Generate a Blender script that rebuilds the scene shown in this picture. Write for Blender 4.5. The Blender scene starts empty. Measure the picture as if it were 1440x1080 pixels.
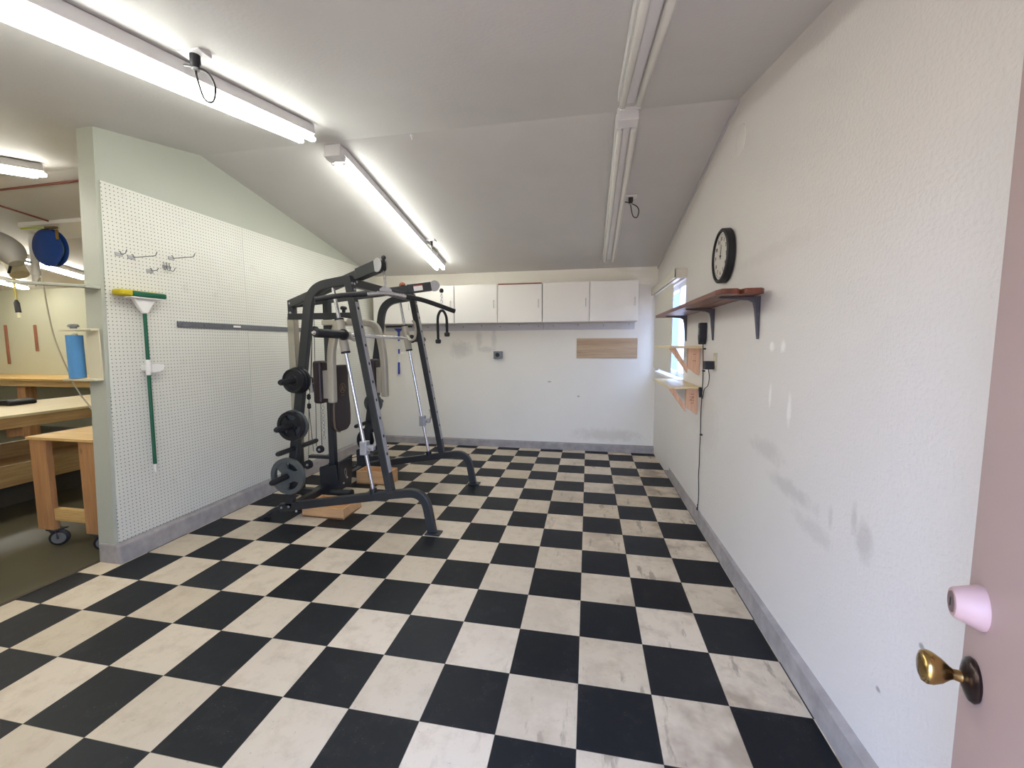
import bpy, bmesh, math, random
from mathutils import Vector, Matrix
random.seed(7)
scene = bpy.context.scene
COL = scene.collection
PI = math.pi
V = Vector

# ------------------------------------------------------------------ materials
def new_mat(name):
    m = bpy.data.materials.new(name); m.use_nodes = True
    nt = m.node_tree
    b = nt.nodes['Principled BSDF']
    return m, nt, b

def srgb(r, g, b):
    f = lambda c: (c/255/12.92) if c/255 <= 0.04045 else ((c/255+0.055)/1.055)**2.4
    return (f(r), f(g), f(b), 1)

def N(nt, t, **kw):
    n = nt.nodes.new(t)
    for k, v in kw.items():
        setattr(n, k, v)
    return n

def M(nt, op, a, b=None, c=None, clamp=False):
    n = nt.nodes.new('ShaderNodeMath'); n.operation = op; n.use_clamp = clamp
    for i, x in enumerate((a, b, c)):
        if x is None: continue
        if isinstance(x, (int, float)): n.inputs[i].default_value = x
        else: nt.links.new(x, n.inputs[i])
    return n.outputs[0]

def MIX(nt, fac, a, b, mode='MIX'):
    n = nt.nodes.new('ShaderNodeMix'); n.data_type = 'RGBA'; n.blend_type = mode
    for sock, x in ((n.inputs[0], fac), (n.inputs[6], a), (n.inputs[7], b)):
        if isinstance(x, (int, float)): sock.default_value = x
        elif isinstance(x, tuple): sock.default_value = x
        else: nt.links.new(x, sock)
    return n.outputs[2]

def RAMP(nt, fac, lo, hi):
    n = nt.nodes.new('ShaderNodeMapRange'); n.clamp = True
    nt.links.new(fac, n.inputs[0]); n.inputs[1].default_value = lo; n.inputs[2].default_value = hi
    return n.outputs[0]

def NOISE(nt, vec, scale, detail=3, rough=.5):
    n = nt.nodes.new('ShaderNodeTexNoise'); n.inputs['Scale'].default_value = scale
    n.inputs['Detail'].default_value = detail; n.inputs['Roughness'].default_value = rough
    if vec is not None: nt.links.new(vec, n.inputs['Vector'])
    return n.outputs['Fac']

def OBJ(nt):
    return nt.nodes.new('ShaderNodeTexCoord').outputs['Object']

def SCALE(nt, vec, s):
    n = nt.nodes.new('ShaderNodeMapping'); n.inputs['Scale'].default_value = s
    nt.links.new(vec, n.inputs['Vector']); return n.outputs[0]

def POS(nt):
    return nt.nodes.new('ShaderNodeNewGeometry').outputs['Position']

def BUMP(nt, b, h, strength, dist):
    n = nt.nodes.new('ShaderNodeBump'); n.inputs['Strength'].default_value = strength
    n.inputs['Distance'].default_value = dist
    nt.links.new(h, n.inputs['Height']); nt.links.new(n.outputs[0], b.inputs['Normal'])

def plain(name, col, rough=.5, metal=0, noise=0, nscale=30):
    m, nt, b = new_mat(name)
    b.inputs['Roughness'].default_value = rough; b.inputs['Metallic'].default_value = metal
    if noise:
        f = NOISE(nt, OBJ(nt), nscale, 4, .6)
        d = tuple(c*(1-noise) for c in col[:3])+(1,)
        l = tuple(min(1, c*(1+noise*.5)) for c in col[:3])+(1,)
        nt.links.new(MIX(nt, f, d, l), b.inputs['Base Color'])
    else:
        b.inputs['Base Color'].default_value = col
    return m

def wood(name, light, dark, axis=0, rough=.55, freq=9, knots=True):
    m, nt, b = new_mat(name)
    s = [freq*3]*3; s[axis] = freq*.18
    o = OBJ(nt)
    f = NOISE(nt, SCALE(nt, o, tuple(s)), 1.0, 5, .62)
    g = NOISE(nt, SCALE(nt, o, tuple(x*4 for x in s)), 1.0, 3, .6)
    c = MIX(nt, RAMP(nt, f, .3, .75), light, dark)
    c = MIX(nt, M(nt, 'MULTIPLY', RAMP(nt, g, .45, .8), .25), c, tuple(x*.6 for x in dark[:3])+(1,))
    if knots:
        v = N(nt, 'ShaderNodeTexVoronoi'); v.inputs['Scale'].default_value = 5
        ks = [1, 1, 1]; ks[axis] = .55
        nt.links.new(SCALE(nt, o, tuple(ks)), v.inputs['Vector'])
        k = M(nt, 'SUBTRACT', 1.0, RAMP(nt, v.outputs['Distance'], .02, .09))
        c = MIX(nt, M(nt, 'MULTIPLY', k, .7), c, tuple(x*.35 for x in dark[:3])+(1,))
    nt.links.new(c, b.inputs['Base Color']); b.inputs['Roughness'].default_value = rough
    BUMP(nt, b, g, .12, .002)
    return m

def wall_paint(name, base, spots=(), bump=.35, bscale=70, dirt=.12, rough=.5):
    """painted wall; spots: (centre, radii(3), colour, strength)"""
    m, nt, b = new_mat(name)
    p = POS(nt)
    n1 = NOISE(nt, p, 1.7, 5, .6)
    n2 = NOISE(nt, p, 14, 6, .7)
    c = MIX(nt, M(nt, 'MULTIPLY', RAMP(nt, n1, .45, .85), dirt), base, tuple(x*.72 for x in base[:3])+(1,))
    for ctr, rad, colr, st in spots:
        mp = nt.nodes.new('ShaderNodeVectorMath'); mp.operation = 'SUBTRACT'
        nt.links.new(p, mp.inputs[0]); mp.inputs[1].default_value = ctr
        dv = nt.nodes.new('ShaderNodeVectorMath'); dv.operation = 'DIVIDE'
        nt.links.new(mp.outputs[0], dv.inputs[0]); dv.inputs[1].default_value = rad
        ln = nt.nodes.new('ShaderNodeVectorMath'); ln.operation = 'LENGTH'
        nt.links.new(dv.outputs[0], ln.inputs[0])
        d = M(nt, 'ADD', ln.outputs['Value'], M(nt, 'MULTIPLY', M(nt, 'SUBTRACT', n2, .5), 1.6))
        k = M(nt, 'SUBTRACT', 1.0, RAMP(nt, d, .45, 1.05))
        c = MIX(nt, M(nt, 'MULTIPLY', k, st), c, colr)
    nt.links.new(c, b.inputs['Base Color'])
    b.inputs['Roughness'].default_value = rough
    h = NOISE(nt, p, bscale, 3, .5)
    BUMP(nt, b, h, bump, .006)
    return m

GREY = srgb(120, 116, 112)
WHITEPATCH = srgb(250, 248, 244)
def xw(y): return 0.945 - .0115*y          # the right wall is a hair out of square

MAT = {}
MAT['ceiling'] = wall_paint('ceiling_paint', srgb(209, 206, 204), bump=.2, bscale=55, dirt=.25, rough=.6)
MAT['wall_back'] = wall_paint('back_wall_paint', srgb(236, 231, 219), bump=.2, spots=[
    ((-1.80, 3.25, 1.40), (.20, .3, .14), GREY, .26), ((-1.52, 3.25, 1.52), (.05, .3, .16), GREY, .2),
    ((-1.30, 3.25, 1.54), (.05, .3, .16), GREY, .2), ((-1.42, 3.25, 1.40), (.13, .3, .05), GREY, .2),
    ((-.5, 3.25, .95), (.035, .2, .015), GREY, .5), ((-.1, 3.25, .75), (.02, .2, .015), GREY, .6),
    ((.3, 3.25, .22), (.5, .2, .1), srgb(176, 160, 140), .3)])
MAT['wall_right'] = wall_paint('right_wall_paint', srgb(222, 217, 212), bump=.5, spots=[
    ((.95, -.25, .92), (.3, .22, .06), GREY, .2), ((.95, -.52, .80), (.3, .25, .05), GREY, .22),
    ((.95, -.74, .70), (.3, .18, .05), GREY, .16),
    ((.95, -1.06, .80), (.2, .05, .09), srgb(140, 132, 125), .28), ((.95, -1.0, .86), (.2, .02, .06), srgb(140, 132, 125), .28),
    ((.95, -.86, .80), (.2, .015, .06), srgb(140, 132, 125), .22),
    ((.95, -.27, 1.21), (.2, .02, .07), WHITEPATCH, .6), ((.95, -.48, 1.17), (.2, .025, .09), WHITEPATCH, .6),
    ((.95, -.26, 1.46), (.2, .03, .03), WHITEPATCH, .7), ((.95, -.38, 1.46), (.2, .03, .035), WHITEPATCH, .7),
    ((.95, .85, .85), (.2, .4, .25), srgb(186, 180, 170), .25),
    ((.95, -.2, 1.95), (.2, .5, .05), srgb(170, 164, 158), .12),
    ((.95, -1.18, .36), (.1, .012, .01), GREY, .7), ((.95, -1.33, .62), (.1, .01, .01), GREY, .7)])
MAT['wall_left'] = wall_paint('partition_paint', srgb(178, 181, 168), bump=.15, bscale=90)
MAT['wall_shop'] = wall_paint('workshop_wall_paint', srgb(204, 203, 180), bump=.2)
MAT['curb'] = plain('concrete_curb', srgb(164, 158, 156), .8, 0, .5, 11)

def tile_floor():
    m, nt, b = new_mat('checkerboard_vinyl_tile')
    p = POS(nt); sx = N(nt, 'ShaderNodeSeparateXYZ'); nt.links.new(p, sx.inputs[0])
    X, Y = sx.outputs[0], sx.outputs[1]; T = .3048
    fx = M(nt, 'DIVIDE', X, T); fy = M(nt, 'DIVIDE', Y, T)
    ix = M(nt, 'FLOOR', fx); iy = M(nt, 'FLOOR', fy)
    par = M(nt, 'FLOORED_MODULO', M(nt, 'ADD', ix, iy), 2.0)     # 1 = light tile
    par = M(nt, 'GREATER_THAN', par, .5)
    cv = N(nt, 'ShaderNodeCombineXYZ'); nt.links.new(ix, cv.inputs[0]); nt.links.new(iy, cv.inputs[1])
    wn = N(nt, 'ShaderNodeTexWhiteNoise'); nt.links.new(cv.outputs[0], wn.inputs['Vector'])
    rnd = wn.outputs['Value']
    # light tile
    off = N(nt, 'ShaderNodeVectorMath', operation='ADD'); nt.links.new(p, off.inputs[0]); nt.links.new(wn.outputs['Color'], off.inputs[1])
    n1 = NOISE(nt, off.outputs[0], 11, 6, .65); n2 = NOISE(nt, p, 60, 3, .6); n3 = NOISE(nt, off.outputs[0], 3.2, 4, .6)
    lt = MIX(nt, rnd, srgb(196, 182, 160), srgb(212, 198, 178))
    lt = MIX(nt, M(nt, 'MULTIPLY', RAMP(nt, n1, .48, .75), .5), lt, srgb(168, 150, 128))
    lt = MIX(nt, M(nt, 'MULTIPLY', RAMP(nt, n2, .66, .72), .45), lt, srgb(120, 108, 96))
    # brown water stains towards the right-hand wall
    sm = M(nt, 'MULTIPLY', RAMP(nt, X, -.6, .9), RAMP(nt, n3, .48, .62))
    st = N(nt, 'ShaderNodeMapping'); st.inputs['Scale'].default_value = (14, 3.5, 1); nt.links.new(off.outputs[0], st.inputs['Vector'])
    n4 = NOISE(nt, st.outputs[0], 1, 4, .6)
    sm2 = M(nt, 'MULTIPLY', RAMP(nt, X, -.8, .3), RAMP(nt, n4, .60, .66))
    lt = MIX(nt, M(nt, 'MULTIPLY', sm, .8), lt, srgb(140, 122, 104))
    lt = MIX(nt, M(nt, 'MULTIPLY', sm2, .6), lt, srgb(128, 114, 100))
    # dark tile
    dk = MIX(nt, rnd, srgb(22, 24, 28), srgb(33, 35, 38))
    v = N(nt, 'ShaderNodeTexVoronoi'); v.inputs['Scale'].default_value = 85; nt.links.new(p, v.inputs['Vector'])
    sp = M(nt, 'MULTIPLY', M(nt, 'SUBTRACT', 1.0, RAMP(nt, v.outputs['Distance'], .06, .13)), RAMP(nt, n1, .5, .6))
    dk = MIX(nt, M(nt, 'MULTIPLY', sp, .4), dk, srgb(150, 150, 150))
    dk = MIX(nt, M(nt, 'MULTIPLY', RAMP(nt, n1, .5, .85), .16), dk, srgb(96, 92, 86))
    c = MIX(nt, par, dk, lt)
    # thin seams
    gx = M(nt, 'ABSOLUTE', M(nt, 'SUBTRACT', M(nt, 'FRACT', fx), .5)); gy = M(nt, 'ABSOLUTE', M(nt, 'SUBTRACT', M(nt, 'FRACT', fy), .5))
    g = M(nt, 'GREATER_THAN', M(nt, 'MAXIMUM', gx, gy), .4955)
    c = MIX(nt, M(nt, 'MULTIPLY', g, .55), c, srgb(60, 54, 48))
    nt.links.new(c, b.inputs['Base Color'])
    r = M(nt, 'ADD', .36, M(nt, 'MULTIPLY', n1, .25)); nt.links.new(r, b.inputs['Roughness'])
    b.inputs['Specular IOR Level'].default_value = .2
    BUMP(nt, b, M(nt, 'ADD', n1, M(nt, 'MULTIPLY', g, -1)), .05, .002)
    return m
MAT['tile'] = tile_floor()

def peg_mat():
    m, nt, b = new_mat('white_pegboard')
    p = POS(nt); sx = N(nt, 'ShaderNodeSeparateXYZ'); nt.links.new(p, sx.inputs[0])
    s = .0254
    a = M(nt, 'SUBTRACT', M(nt, 'FRACT', M(nt, 'DIVIDE', sx.outputs[1], s)), .5)
    c_ = M(nt, 'SUBTRACT', M(nt, 'FRACT', M(nt, 'DIVIDE', sx.outputs[2], s)), .5)
    d = M(nt, 'SQRT', M(nt, 'ADD', M(nt, 'MULTIPLY', a, a), M(nt, 'MULTIPLY', c_, c_)))
    hole = M(nt, 'SUBTRACT', 1.0, RAMP(nt, d, .10, .15))
    n1 = NOISE(nt, p, 2.2, 5, .6); n2 = NOISE(nt, p, 7, 4, .6)
    base = MIX(nt, M(nt, 'MULTIPLY', RAMP(nt, n1, .45, .8), .22), srgb(220, 219, 209), srgb(192, 185, 172))
    base = MIX(nt, M(nt, 'MULTIPLY', RAMP(nt, n2, .62, .75), .18), base, srgb(170, 160, 150))
    nt.links.new(MIX(nt, hole, base, srgb(74, 72, 68)), b.inputs['Base Color'])
    b.inputs['Roughness'].default_value = .45
    BUMP(nt, b, M(nt, 'MULTIPLY', hole, -1), .6, .004)
    return m
MAT['peg'] = peg_mat()

MAT['shop_floor'] = plain('grey_painted_concrete', srgb(80, 76, 59), .42, 0, .22, 2.5)
MAT['black'] = plain('black_powder_coat', srgb(42, 45, 48), .38, .0, .12, 40)
MAT['blackmatte'] = plain('black_rubber', srgb(26, 27, 31), .55)
MAT['iron'] = plain('black_cast_iron', srgb(27, 29, 34), .42, .2)
MAT['greyiron'] = plain('grey_hammertone_iron', srgb(92, 98, 98), .42, .35, .2, 60)
MAT['tanplate'] = plain('dull_brown_iron', srgb(120, 106, 84), .5, .2)
MAT['chrome'] = plain('chrome', (.74, .74, .77, 1), .24, 1)
MAT['strip'] = plain('galvanised_steel', srgb(176, 176, 178), .4, .35, .2, 50)
MAT['beige'] = plain('beige_powder_coat', srgb(176, 170, 154), .42, .1)
MAT['sleeve'] = plain('polished_stainless', srgb(186, 180, 164), .22, .75)
MAT['vinyl'] = plain('brown_black_vinyl', srgb(44, 32, 34), .42)
MAT['gold'] = plain('tan_print', srgb(134, 112, 78), .6)
MAT['cable'] = plain('black_cable', srgb(40, 40, 40), .5)
MAT['rope'] = plain('black_braided_rope', srgb(24, 24, 28), .75, 0, .4, 220)
MAT['white'] = plain('white_laminate', srgb(232, 228, 222), .4)
MAT['whitemetal'] = plain('white_enamel', srgb(226, 224, 224), .38)
MAT['plastic'] = plain('white_plastic', srgb(236, 234, 230), .35)
MAT['shadegap'] = plain('dark_gap', srgb(70, 62, 56), .8)
MAT['brass'] = plain('aged_brass', srgb(184, 154, 98), .24, 1, .25, 30)
MAT['bronze'] = plain('tarnished_bronze', srgb(70, 58, 56), .28, .9, .3, 30)
MAT['door'] = plain('pinkish_beige_door_paint', srgb(178, 155, 150), .5, 0, .06, 4)
MAT['pinkcap'] = plain('pink_paint', srgb(192, 162, 160), .5)
MAT['pine'] = wood('pine_x', srgb(224, 192, 128), srgb(192, 148, 88), 0)
MAT['piney'] = wood('pine_y', srgb(212, 176, 116), srgb(178, 134, 80), 1)
MAT['pinez'] = wood('pine_z', srgb(190, 144, 98), srgb(156, 108, 66), 2)
MAT['ply'] = wood('light_plywood', srgb(232, 214, 168), srgb(216, 190, 138), 1, .5, 4, False)
MAT['box'] = wood('box_pine', srgb(226, 182, 130), srgb(206, 156, 104), 0, .55, 6)
MAT['fir'] = wood('fir_scrap', srgb(228, 188, 154), srgb(206, 156, 120), 2, .55, 8)
MAT['walnut'] = wood('red_brown_stained_wood', srgb(124, 66, 44), srgb(84, 42, 30), 1, .38, 6)
MAT['panel'] = wood('poplar_panel', srgb(204, 178, 144), srgb(156, 124, 92), 0, .5, 3.5)
MAT['redwood'] = wood('red_brown_stick', srgb(160, 104, 78), srgb(130, 80, 58), 2, .6, 8, False)
MAT['darkmetal'] = plain('dark_bracket_metal', srgb(82, 80, 86), .4, .5)
MAT['grey'] = plain('grey_metal', srgb(128, 130, 132), .42, .5, .2, 30)
MAT['railgrey'] = plain('tool_rail_grey', srgb(112, 114, 120), .45, .35, .3, 18)
MAT['ledger'] = plain('grey_white_paint', srgb(196, 194, 196), .5, 0, .1, 6)
MAT['green'] = plain('dark_green_plastic', srgb(18, 92, 66), .35)
MAT['yellow'] = plain('yellow_sponge', srgb(206, 186, 36), .8, 0, .2, 60)
MAT['blue'] = plain('blue_plastic', srgb(42, 62, 160), .4)
MAT['reelblue'] = plain('blue_enamel', srgb(30, 66, 140), .35)
MAT['towel'] = plain('blue_paper', srgb(88, 146, 196), .85, 0, .08, 40)
MAT['cream'] = plain('cream_plastic', srgb(214, 206, 178), .45)
MAT['duct'] = plain('pale_grey_duct', srgb(196, 194, 190), .5, .1, .1, 8)
MAT['ductbeige'] = plain('beige_duct', srgb(206, 196, 164), .5)
MAT['copper'] = plain('red_brown_pipe', srgb(128, 78, 66), .5, .2)
MAT['darkwood'] = plain('dark_plinth', srgb(74, 66, 52), .7, 0, .2, 5)
MAT['blind'] = plain('cream_vinyl_blind', srgb(216, 211, 198), .5)
MAT['vinylwhite'] = plain('white_vinyl', srgb(240, 240, 240), .4)
MAT['beigeplate'] = plain('beige_outlet', srgb(196, 186, 158), .45)
MAT['limegreen'] = plain('lime_hose', srgb(190, 206, 66), .45)
MAT['yellowcord'] = plain('yellow_cord', srgb(190, 176, 86), .55)
MAT['greycord'] = plain('grey_beige_cord', srgb(178, 170, 148), .55)
MAT['red'] = plain('red_print', srgb(188, 60, 48), .5)
MAT['redmark'] = plain('red_crayon', srgb(150, 62, 44), .7)
MAT['rose'] = plain('russet_cloth', srgb(140, 78, 54), .8)
MAT['face'] = plain('cream_clock_face', srgb(206, 200, 190), .5)
MAT['fibre'] = plain('unlit_tube_glass', srgb(228, 226, 220), .22)

def emit(name, col, strength):
    m, nt, b = new_mat(name)
    b.inputs['Base Color'].default_value = (.9, .9, .9, 1)
    b.inputs['Emission Color'].default_value = col; b.inputs['Emission Strength'].default_value = strength
    return m
MAT['tube_on'] = emit('lit_fluorescent_tube', (.98, 1.0, .92, 1), 24)
MAT['tube_shop'] = emit('lit_workshop_tube', (1.0, .98, .87, 1), 37)

def glass_mat():
    m = bpy.data.materials.new('window_glass'); m.use_nodes = True; nt = m.node_tree
    nt.nodes.clear()
    o = N(nt, 'ShaderNodeOutputMaterial'); t = N(nt, 'ShaderNodeBsdfTransparent'); g = N(nt, 'ShaderNodeBsdfGlossy')
    g.inputs['Roughness'].default_value = .02; t.inputs[0].default_value = (.93, .97, 1, 1)
    mx = N(nt, 'ShaderNodeMixShader'); mx.inputs[0].default_value = .06
    nt.links.new(t.outputs[0], mx.inputs[1]); nt.links.new(g.outputs[0], mx.inputs[2]); nt.links.new(mx.outputs[0], o.inputs[0])
    return m
MAT['glass'] = glass_mat()

# ------------------------------------------------------------------ mesh helpers
class MB:
    def __init__(s): s.v = []; s.f = []
    def add(s, vs, fs):
        o = len(s.v); s.v += [V(p) for p in vs]; s.f += [tuple(i+o for i in f) for f in fs]; return s
    def box(s, lo, hi):
        x0, y0, z0 = lo; x1, y1, z1 = hi
        return s.add([(x0,y0,z0),(x1,y0,z0),(x1,y1,z0),(x0,y1,z0),(x0,y0,z1),(x1,y0,z1),(x1,y1,z1),(x0,y1,z1)],
            [(3,2,1,0),(4,5,6,7),(0,1,5,4),(1,2,6,5),(2,3,7,6),(3,0,4,7)])
    def hexa(s, b, t):      # two quads of four points
        return s.add(list(b)+list(t), [(3,2,1,0),(4,5,6,7),(0,1,5,4),(1,2,6,5),(2,3,7,6),(3,0,4,7)])
    def frames(s, pts, up=None):
        pts = [V(p) for p in pts]; out = []
        n = len(pts); ref = V(up) if up else None
        for i, p in enumerate(pts):
            if i == 0: t = (pts[1]-p).normalized(); m = 1
            elif i == n-1: t = (p-pts[i-1]).normalized(); m = 1
            else:
                a = (p-pts[i-1]).normalized(); b = (pts[i+1]-p).normalized(); t = (a+b).normalized()
                m = 1/max(.5, math.cos(a.angle(b)/2))
            if ref is None:
                ref = V((0,0,1)) if abs(t.z) < .9 else V((1,0,0))
            u = (ref - t*ref.dot(t)).normalized()
            if not up: ref = u
            out.append((p, t, u, t.cross(u).normalized(), m))
        return out
    def tube(s, pts, r, seg=10, closed=False):
        pts = [V(p) for p in pts]
        if closed: pts = pts+[pts[0]]
        rings = []; fr = s.frames(pts); rr = r if isinstance(r, (list, tuple)) else [r]*len(pts)
        vs = []; fs = []
        for (p, t, u, w, m), q in zip(fr, rr):
            for k in range(seg):
                a = 2*PI*k/seg; vs.append(p+(u*math.cos(a)+w*math.sin(a))*q)
        n = len(fr)
        for i in range(n-1):
            for k in range(seg):
                k2 = (k+1) % seg; fs.append((i*seg+k, i*seg+k2, (i+1)*seg+k2, (i+1)*seg+k))
        if not closed:
            fs.append(tuple(range(seg-1, -1, -1))); fs.append(tuple((n-1)*seg+k for k in range(seg)))
        return s.add(vs, fs)
    def bar(s, pts, w, h, up):      # rectangular section: h along 'up' side, w across
        fr = s.frames(pts, up); vs = []; fs = []
        for p, t, u, q, m in fr:
            for a, b in ((-1,-1),(1,-1),(1,1),(-1,1)): vs.append(p+q*(a*w/2)+u*(b*h/2*m))
        n = len(fr)
        for i in range(n-1):
            for k in range(4):
                k2 = (k+1) % 4; fs.append((i*4+k, i*4+k2, (i+1)*4+k2, (i+1)*4+k))
        fs.append((3,2,1,0)); fs.append(tuple((n-1)*4+k for k in range(4)))
        return s.add(vs, fs)
    def lathe(s, o, axis, prof, seg=28):     # prof: (distance along axis, radius)
        o = V(o); t = V(axis).normalized(); u = t.orthogonal().normalized(); w = t.cross(u)
        vs = []; fs = []
        for d, r in prof:
            for k in range(seg):
                a = 2*PI*k/seg; vs.append(o+t*d+(u*math.cos(a)+w*math.sin(a))*max(r, 1e-4))
        n = len(prof)
        for i in range(n-1):
            for k in range(seg):
                k2 = (k+1) % seg; fs.append((i*seg+k, i*seg+k2, (i+1)*seg+k2, (i+1)*seg+k))
        fs.append(tuple(range(seg-1, -1, -1))); fs.append(tuple((n-1)*seg+k for k in range(seg)))
        return s.add(vs, fs)
    def prism(s, poly, d0, d1):     # poly: list of 3D points; extruded from +d0 to +d1
        n = len(poly); d0 = V(d0); d1 = V(d1)
        vs = [V(p)+d0 for p in poly]+[V(p)+d1 for p in poly]
        fs = [tuple(range(n-1, -1, -1)), tuple(range(n, 2*n))]+[(i, (i+1) % n, n+(i+1) % n, n+i) for i in range(n)]
        return s.add(vs, fs)
    def build(s, name, mat, parent=None, bevel=0, smooth=False, origin=None, seg=2):
        if parent is not None: base = wloc(parent); org = base
        else:
            if origin is None:
                xs = [p.x for p in s.v]; ys = [p.y for p in s.v]; zs = [p.z for p in s.v]
                origin = ((min(xs)+max(xs))/2, (min(ys)+max(ys))/2, min(zs))
            org = V(origin)
        me = bpy.data.meshes.new(name)
        me.from_pydata([p-org for p in s.v], [], s.f)
        bm = bmesh.new(); bm.from_mesh(me); bmesh.ops.recalc_face_normals(bm, faces=bm.faces); bm.to_mesh(me); bm.free()
        o = bpy.data.objects.new(name, me); COL.objects.link(o)
        if isinstance(mat, (list, tuple)):
            for q in mat: me.materials.append(q)
        else: me.materials.append(mat)
        if parent is not None: o.parent = parent
        else: o.location = org
        if bevel:
            b = o.modifiers.new('edge', 'BEVEL'); b.width = bevel; b.segments = seg; b.limit_method = 'ANGLE'; b.angle_limit = .6
        if smooth:
            for p in me.polygons: p.use_smooth = True
            try: me.set_sharp_from_angle(angle=.7)
            except Exception: pass
        return o

def wloc(o):
    p = V((0, 0, 0))
    while o is not None: p = p+V(o.location); o = o.parent
    return p

def tag(o, label, cat, group=None, kind=None):
    o['label'] = label; o['category'] = cat
    if group: o['group'] = group
    if kind: o['kind'] = kind
    return o
def thing(name, label, cat, loc, group=None):
    o = bpy.data.objects.new(name, None); COL.objects.link(o); o.location = loc; o.empty_display_size = .1
    return tag(o, label, cat, group)
def struct(o, label=None):
    o['kind'] = 'structure'
    if label: o['label'] = label
    return o
def copy_tree(o, parent=None):
    c = o.copy(); COL.objects.link(c)
    if parent is not None: c.parent = parent
    for ch in list(o.children): copy_tree(ch, c)
    return c
def arc(c, a0, a1, r, n, ax, ay):
    c = V(c); ax = V(ax); ay = V(ay)
    return [c+ax*(r*math.cos(a0+(a1-a0)*i/n))+ay*(r*math.sin(a0+(a1-a0)*i/n)) for i in range(n+1)]
def round_path(pts, r, n=6):
    """fillet the inner corners of a polyline"""
    pts = [V(p) for p in pts]; out = [pts[0]]
    for i in range(1, len(pts)-1):
        p = pts[i]; a = (pts[i-1]-p); b = (pts[i+1]-p)
        q = min(r, a.length*.49, b.length*.49); A = p+a.normalized()*q; B = p+b.normalized()*q
        for k in range(n+1):
            t = k/n; out.append(A*(1-t)**2+p*2*t*(1-t)+B*t*t)
    out.append(pts[-1]); return out
def spline(pts, n=8):
    pts = [V(p) for p in pts]; P = [pts[0]*2-pts[1]]+pts+[pts[-1]*2-pts[-2]]; out = []
    for i in range(1, len(P)-2):
        for k in range(n):
            t = k/n; a, b, c, d = P[i-1], P[i], P[i+1], P[i+2]
            out.append(.5*((2*b)+(c-a)*t+(2*a-5*b+4*c-d)*t*t+(3*b-a-3*c+d)*t**3))
    out.append(pts[-1]); return out
def text_into(mb, body, size, o, ax, ay, depth=.0008):
    cu = bpy.data.curves.new('txt', 'FONT'); cu.body = body; cu.size = size; cu.align_x = 'CENTER'; cu.align_y = 'CENTER'; cu.extrude = depth
    cu.resolution_u = 2
    ob = bpy.data.objects.new('txt', cu); COL.objects.link(ob)
    dg = bpy.context.evaluated_depsgraph_get(); me = bpy.data.meshes.new_from_object(ob.evaluated_get(dg))
    o = V(o); ax = V(ax); ay = V(ay); az = ax.cross(ay)
    mb.add([o+ax*v.co.x+ay*v.co.y+az*v.co.z for v in me.vertices], [tuple(p.vertices) for p in me.polygons])
    bpy.data.objects.remove(ob); bpy.data.curves.remove(cu); bpy.data.meshes.remove(me)

# ------------------------------------------------------------------ room shell
RY, RZ, SL = .40, 3.02, .188
def cz(y): return RZ-SL*abs(y-RY)
YB, YF, XL, XSH = 3.25, -2.80, -3.10, -12.0

m = MB(); m.box((-3.25, YF-.1, -.05), (1.15, YB+.1, 0))
struct(m.build('floor', MAT['tile'], origin=(0, 0, 0)), 'black and off-white checkerboard vinyl tile floor')
m = MB(); m.box((XSH, YF-.1, -.056), (-3.25, YB+.1, -.006))
struct(m.build('floor_workshop', MAT['shop_floor'], origin=(-6, 0, 0)), 'smooth grey painted concrete floor of the workshop')

m = MB()
for ya, yb in ((YF-.15, RY), (RY, YB+.15)):
    m.hexa([(XSH-.1, ya, cz(ya)), (1.15, ya, cz(ya)), (1.15, yb, cz(yb)), (XSH-.1, yb, cz(yb))],
           [(XSH-.1, ya, cz(ya)+.08), (1.15, ya, cz(ya)+.08), (1.15, yb, cz(yb)+.08), (XSH-.1, yb, cz(yb)+.08)])
struct(m.build('ceiling', MAT['ceiling'], origin=(-3, RY, 3)), 'grey-white gently gabled plaster ceiling')

m = MB(); m.box((-3.18, YB, 0), (1.1, YB+.12, cz(YB)+.06)); struct(m.build('wall_back', MAT['wall_back']))
m = MB(); m.box((XSH, YB, 0), (-3.18, YB+.12, cz(YB)+.06)); struct(m.build('wall_workshop_back', MAT['wall_shop']))
m = MB(); m.box((XSH-.12, YF, 0), (XSH, YB+.12, 3.1)); struct(m.build('wall_workshop_left', MAT['wall_shop']))

# front wall with the doorway the picture is taken from
m = MB()
zf = 2.50
m.box((XSH, YF-.14, 0), (-.62, YF, zf)); m.box((.42, YF-.14, 0), (1.1, YF, zf)); m.box((-.62, YF-.14, 2.12), (.42, YF, zf))
struct(m.build('wall_front', MAT['wall_back']))

# right wall with its window opening
WY0, WY1, WZ0, WZ1 = 1.66, 3.02, 1.13, 2.10
def rw(y0, y1, z0, z1, top=None):
    t0 = z1 if top is None else cz(y0)+.05; t1 = z1 if top is None else cz(y1)+.05
    th = .13
    m.hexa([(xw(y0), y0, z0), (xw(y0)+th, y0, z0), (xw(y1)+th, y1, z0), (xw(y1), y1, z0)],
           [(xw(y0), y0, t0), (xw(y0)+th, y0, t0), (xw(y1)+th, y1, t1), (xw(y1), y1, t1)])
m = MB()
rw(YF-.1, RY, 0, 0, 1); rw(RY, WY0, 0, 0, 1); rw(WY1, YB+.1, 0, 0, 1)
rw(WY0, WY1, 0, WZ0)
m.hexa([(xw(WY0), WY0, WZ1), (xw(WY0)+.13, WY0, WZ1), (xw(WY1)+.13, WY1, WZ1), (xw(WY1), WY1, WZ1)],
       [(xw(WY0), WY0, cz(WY0)+.05), (xw(WY0)+.13, WY0, cz(WY0)+.05), (xw(WY1)+.13, WY1, cz(WY1)+.05), (xw(WY1), WY1, cz(WY1)+.05)])
struct(m.build('wall_right', MAT['wall_right']))

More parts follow.
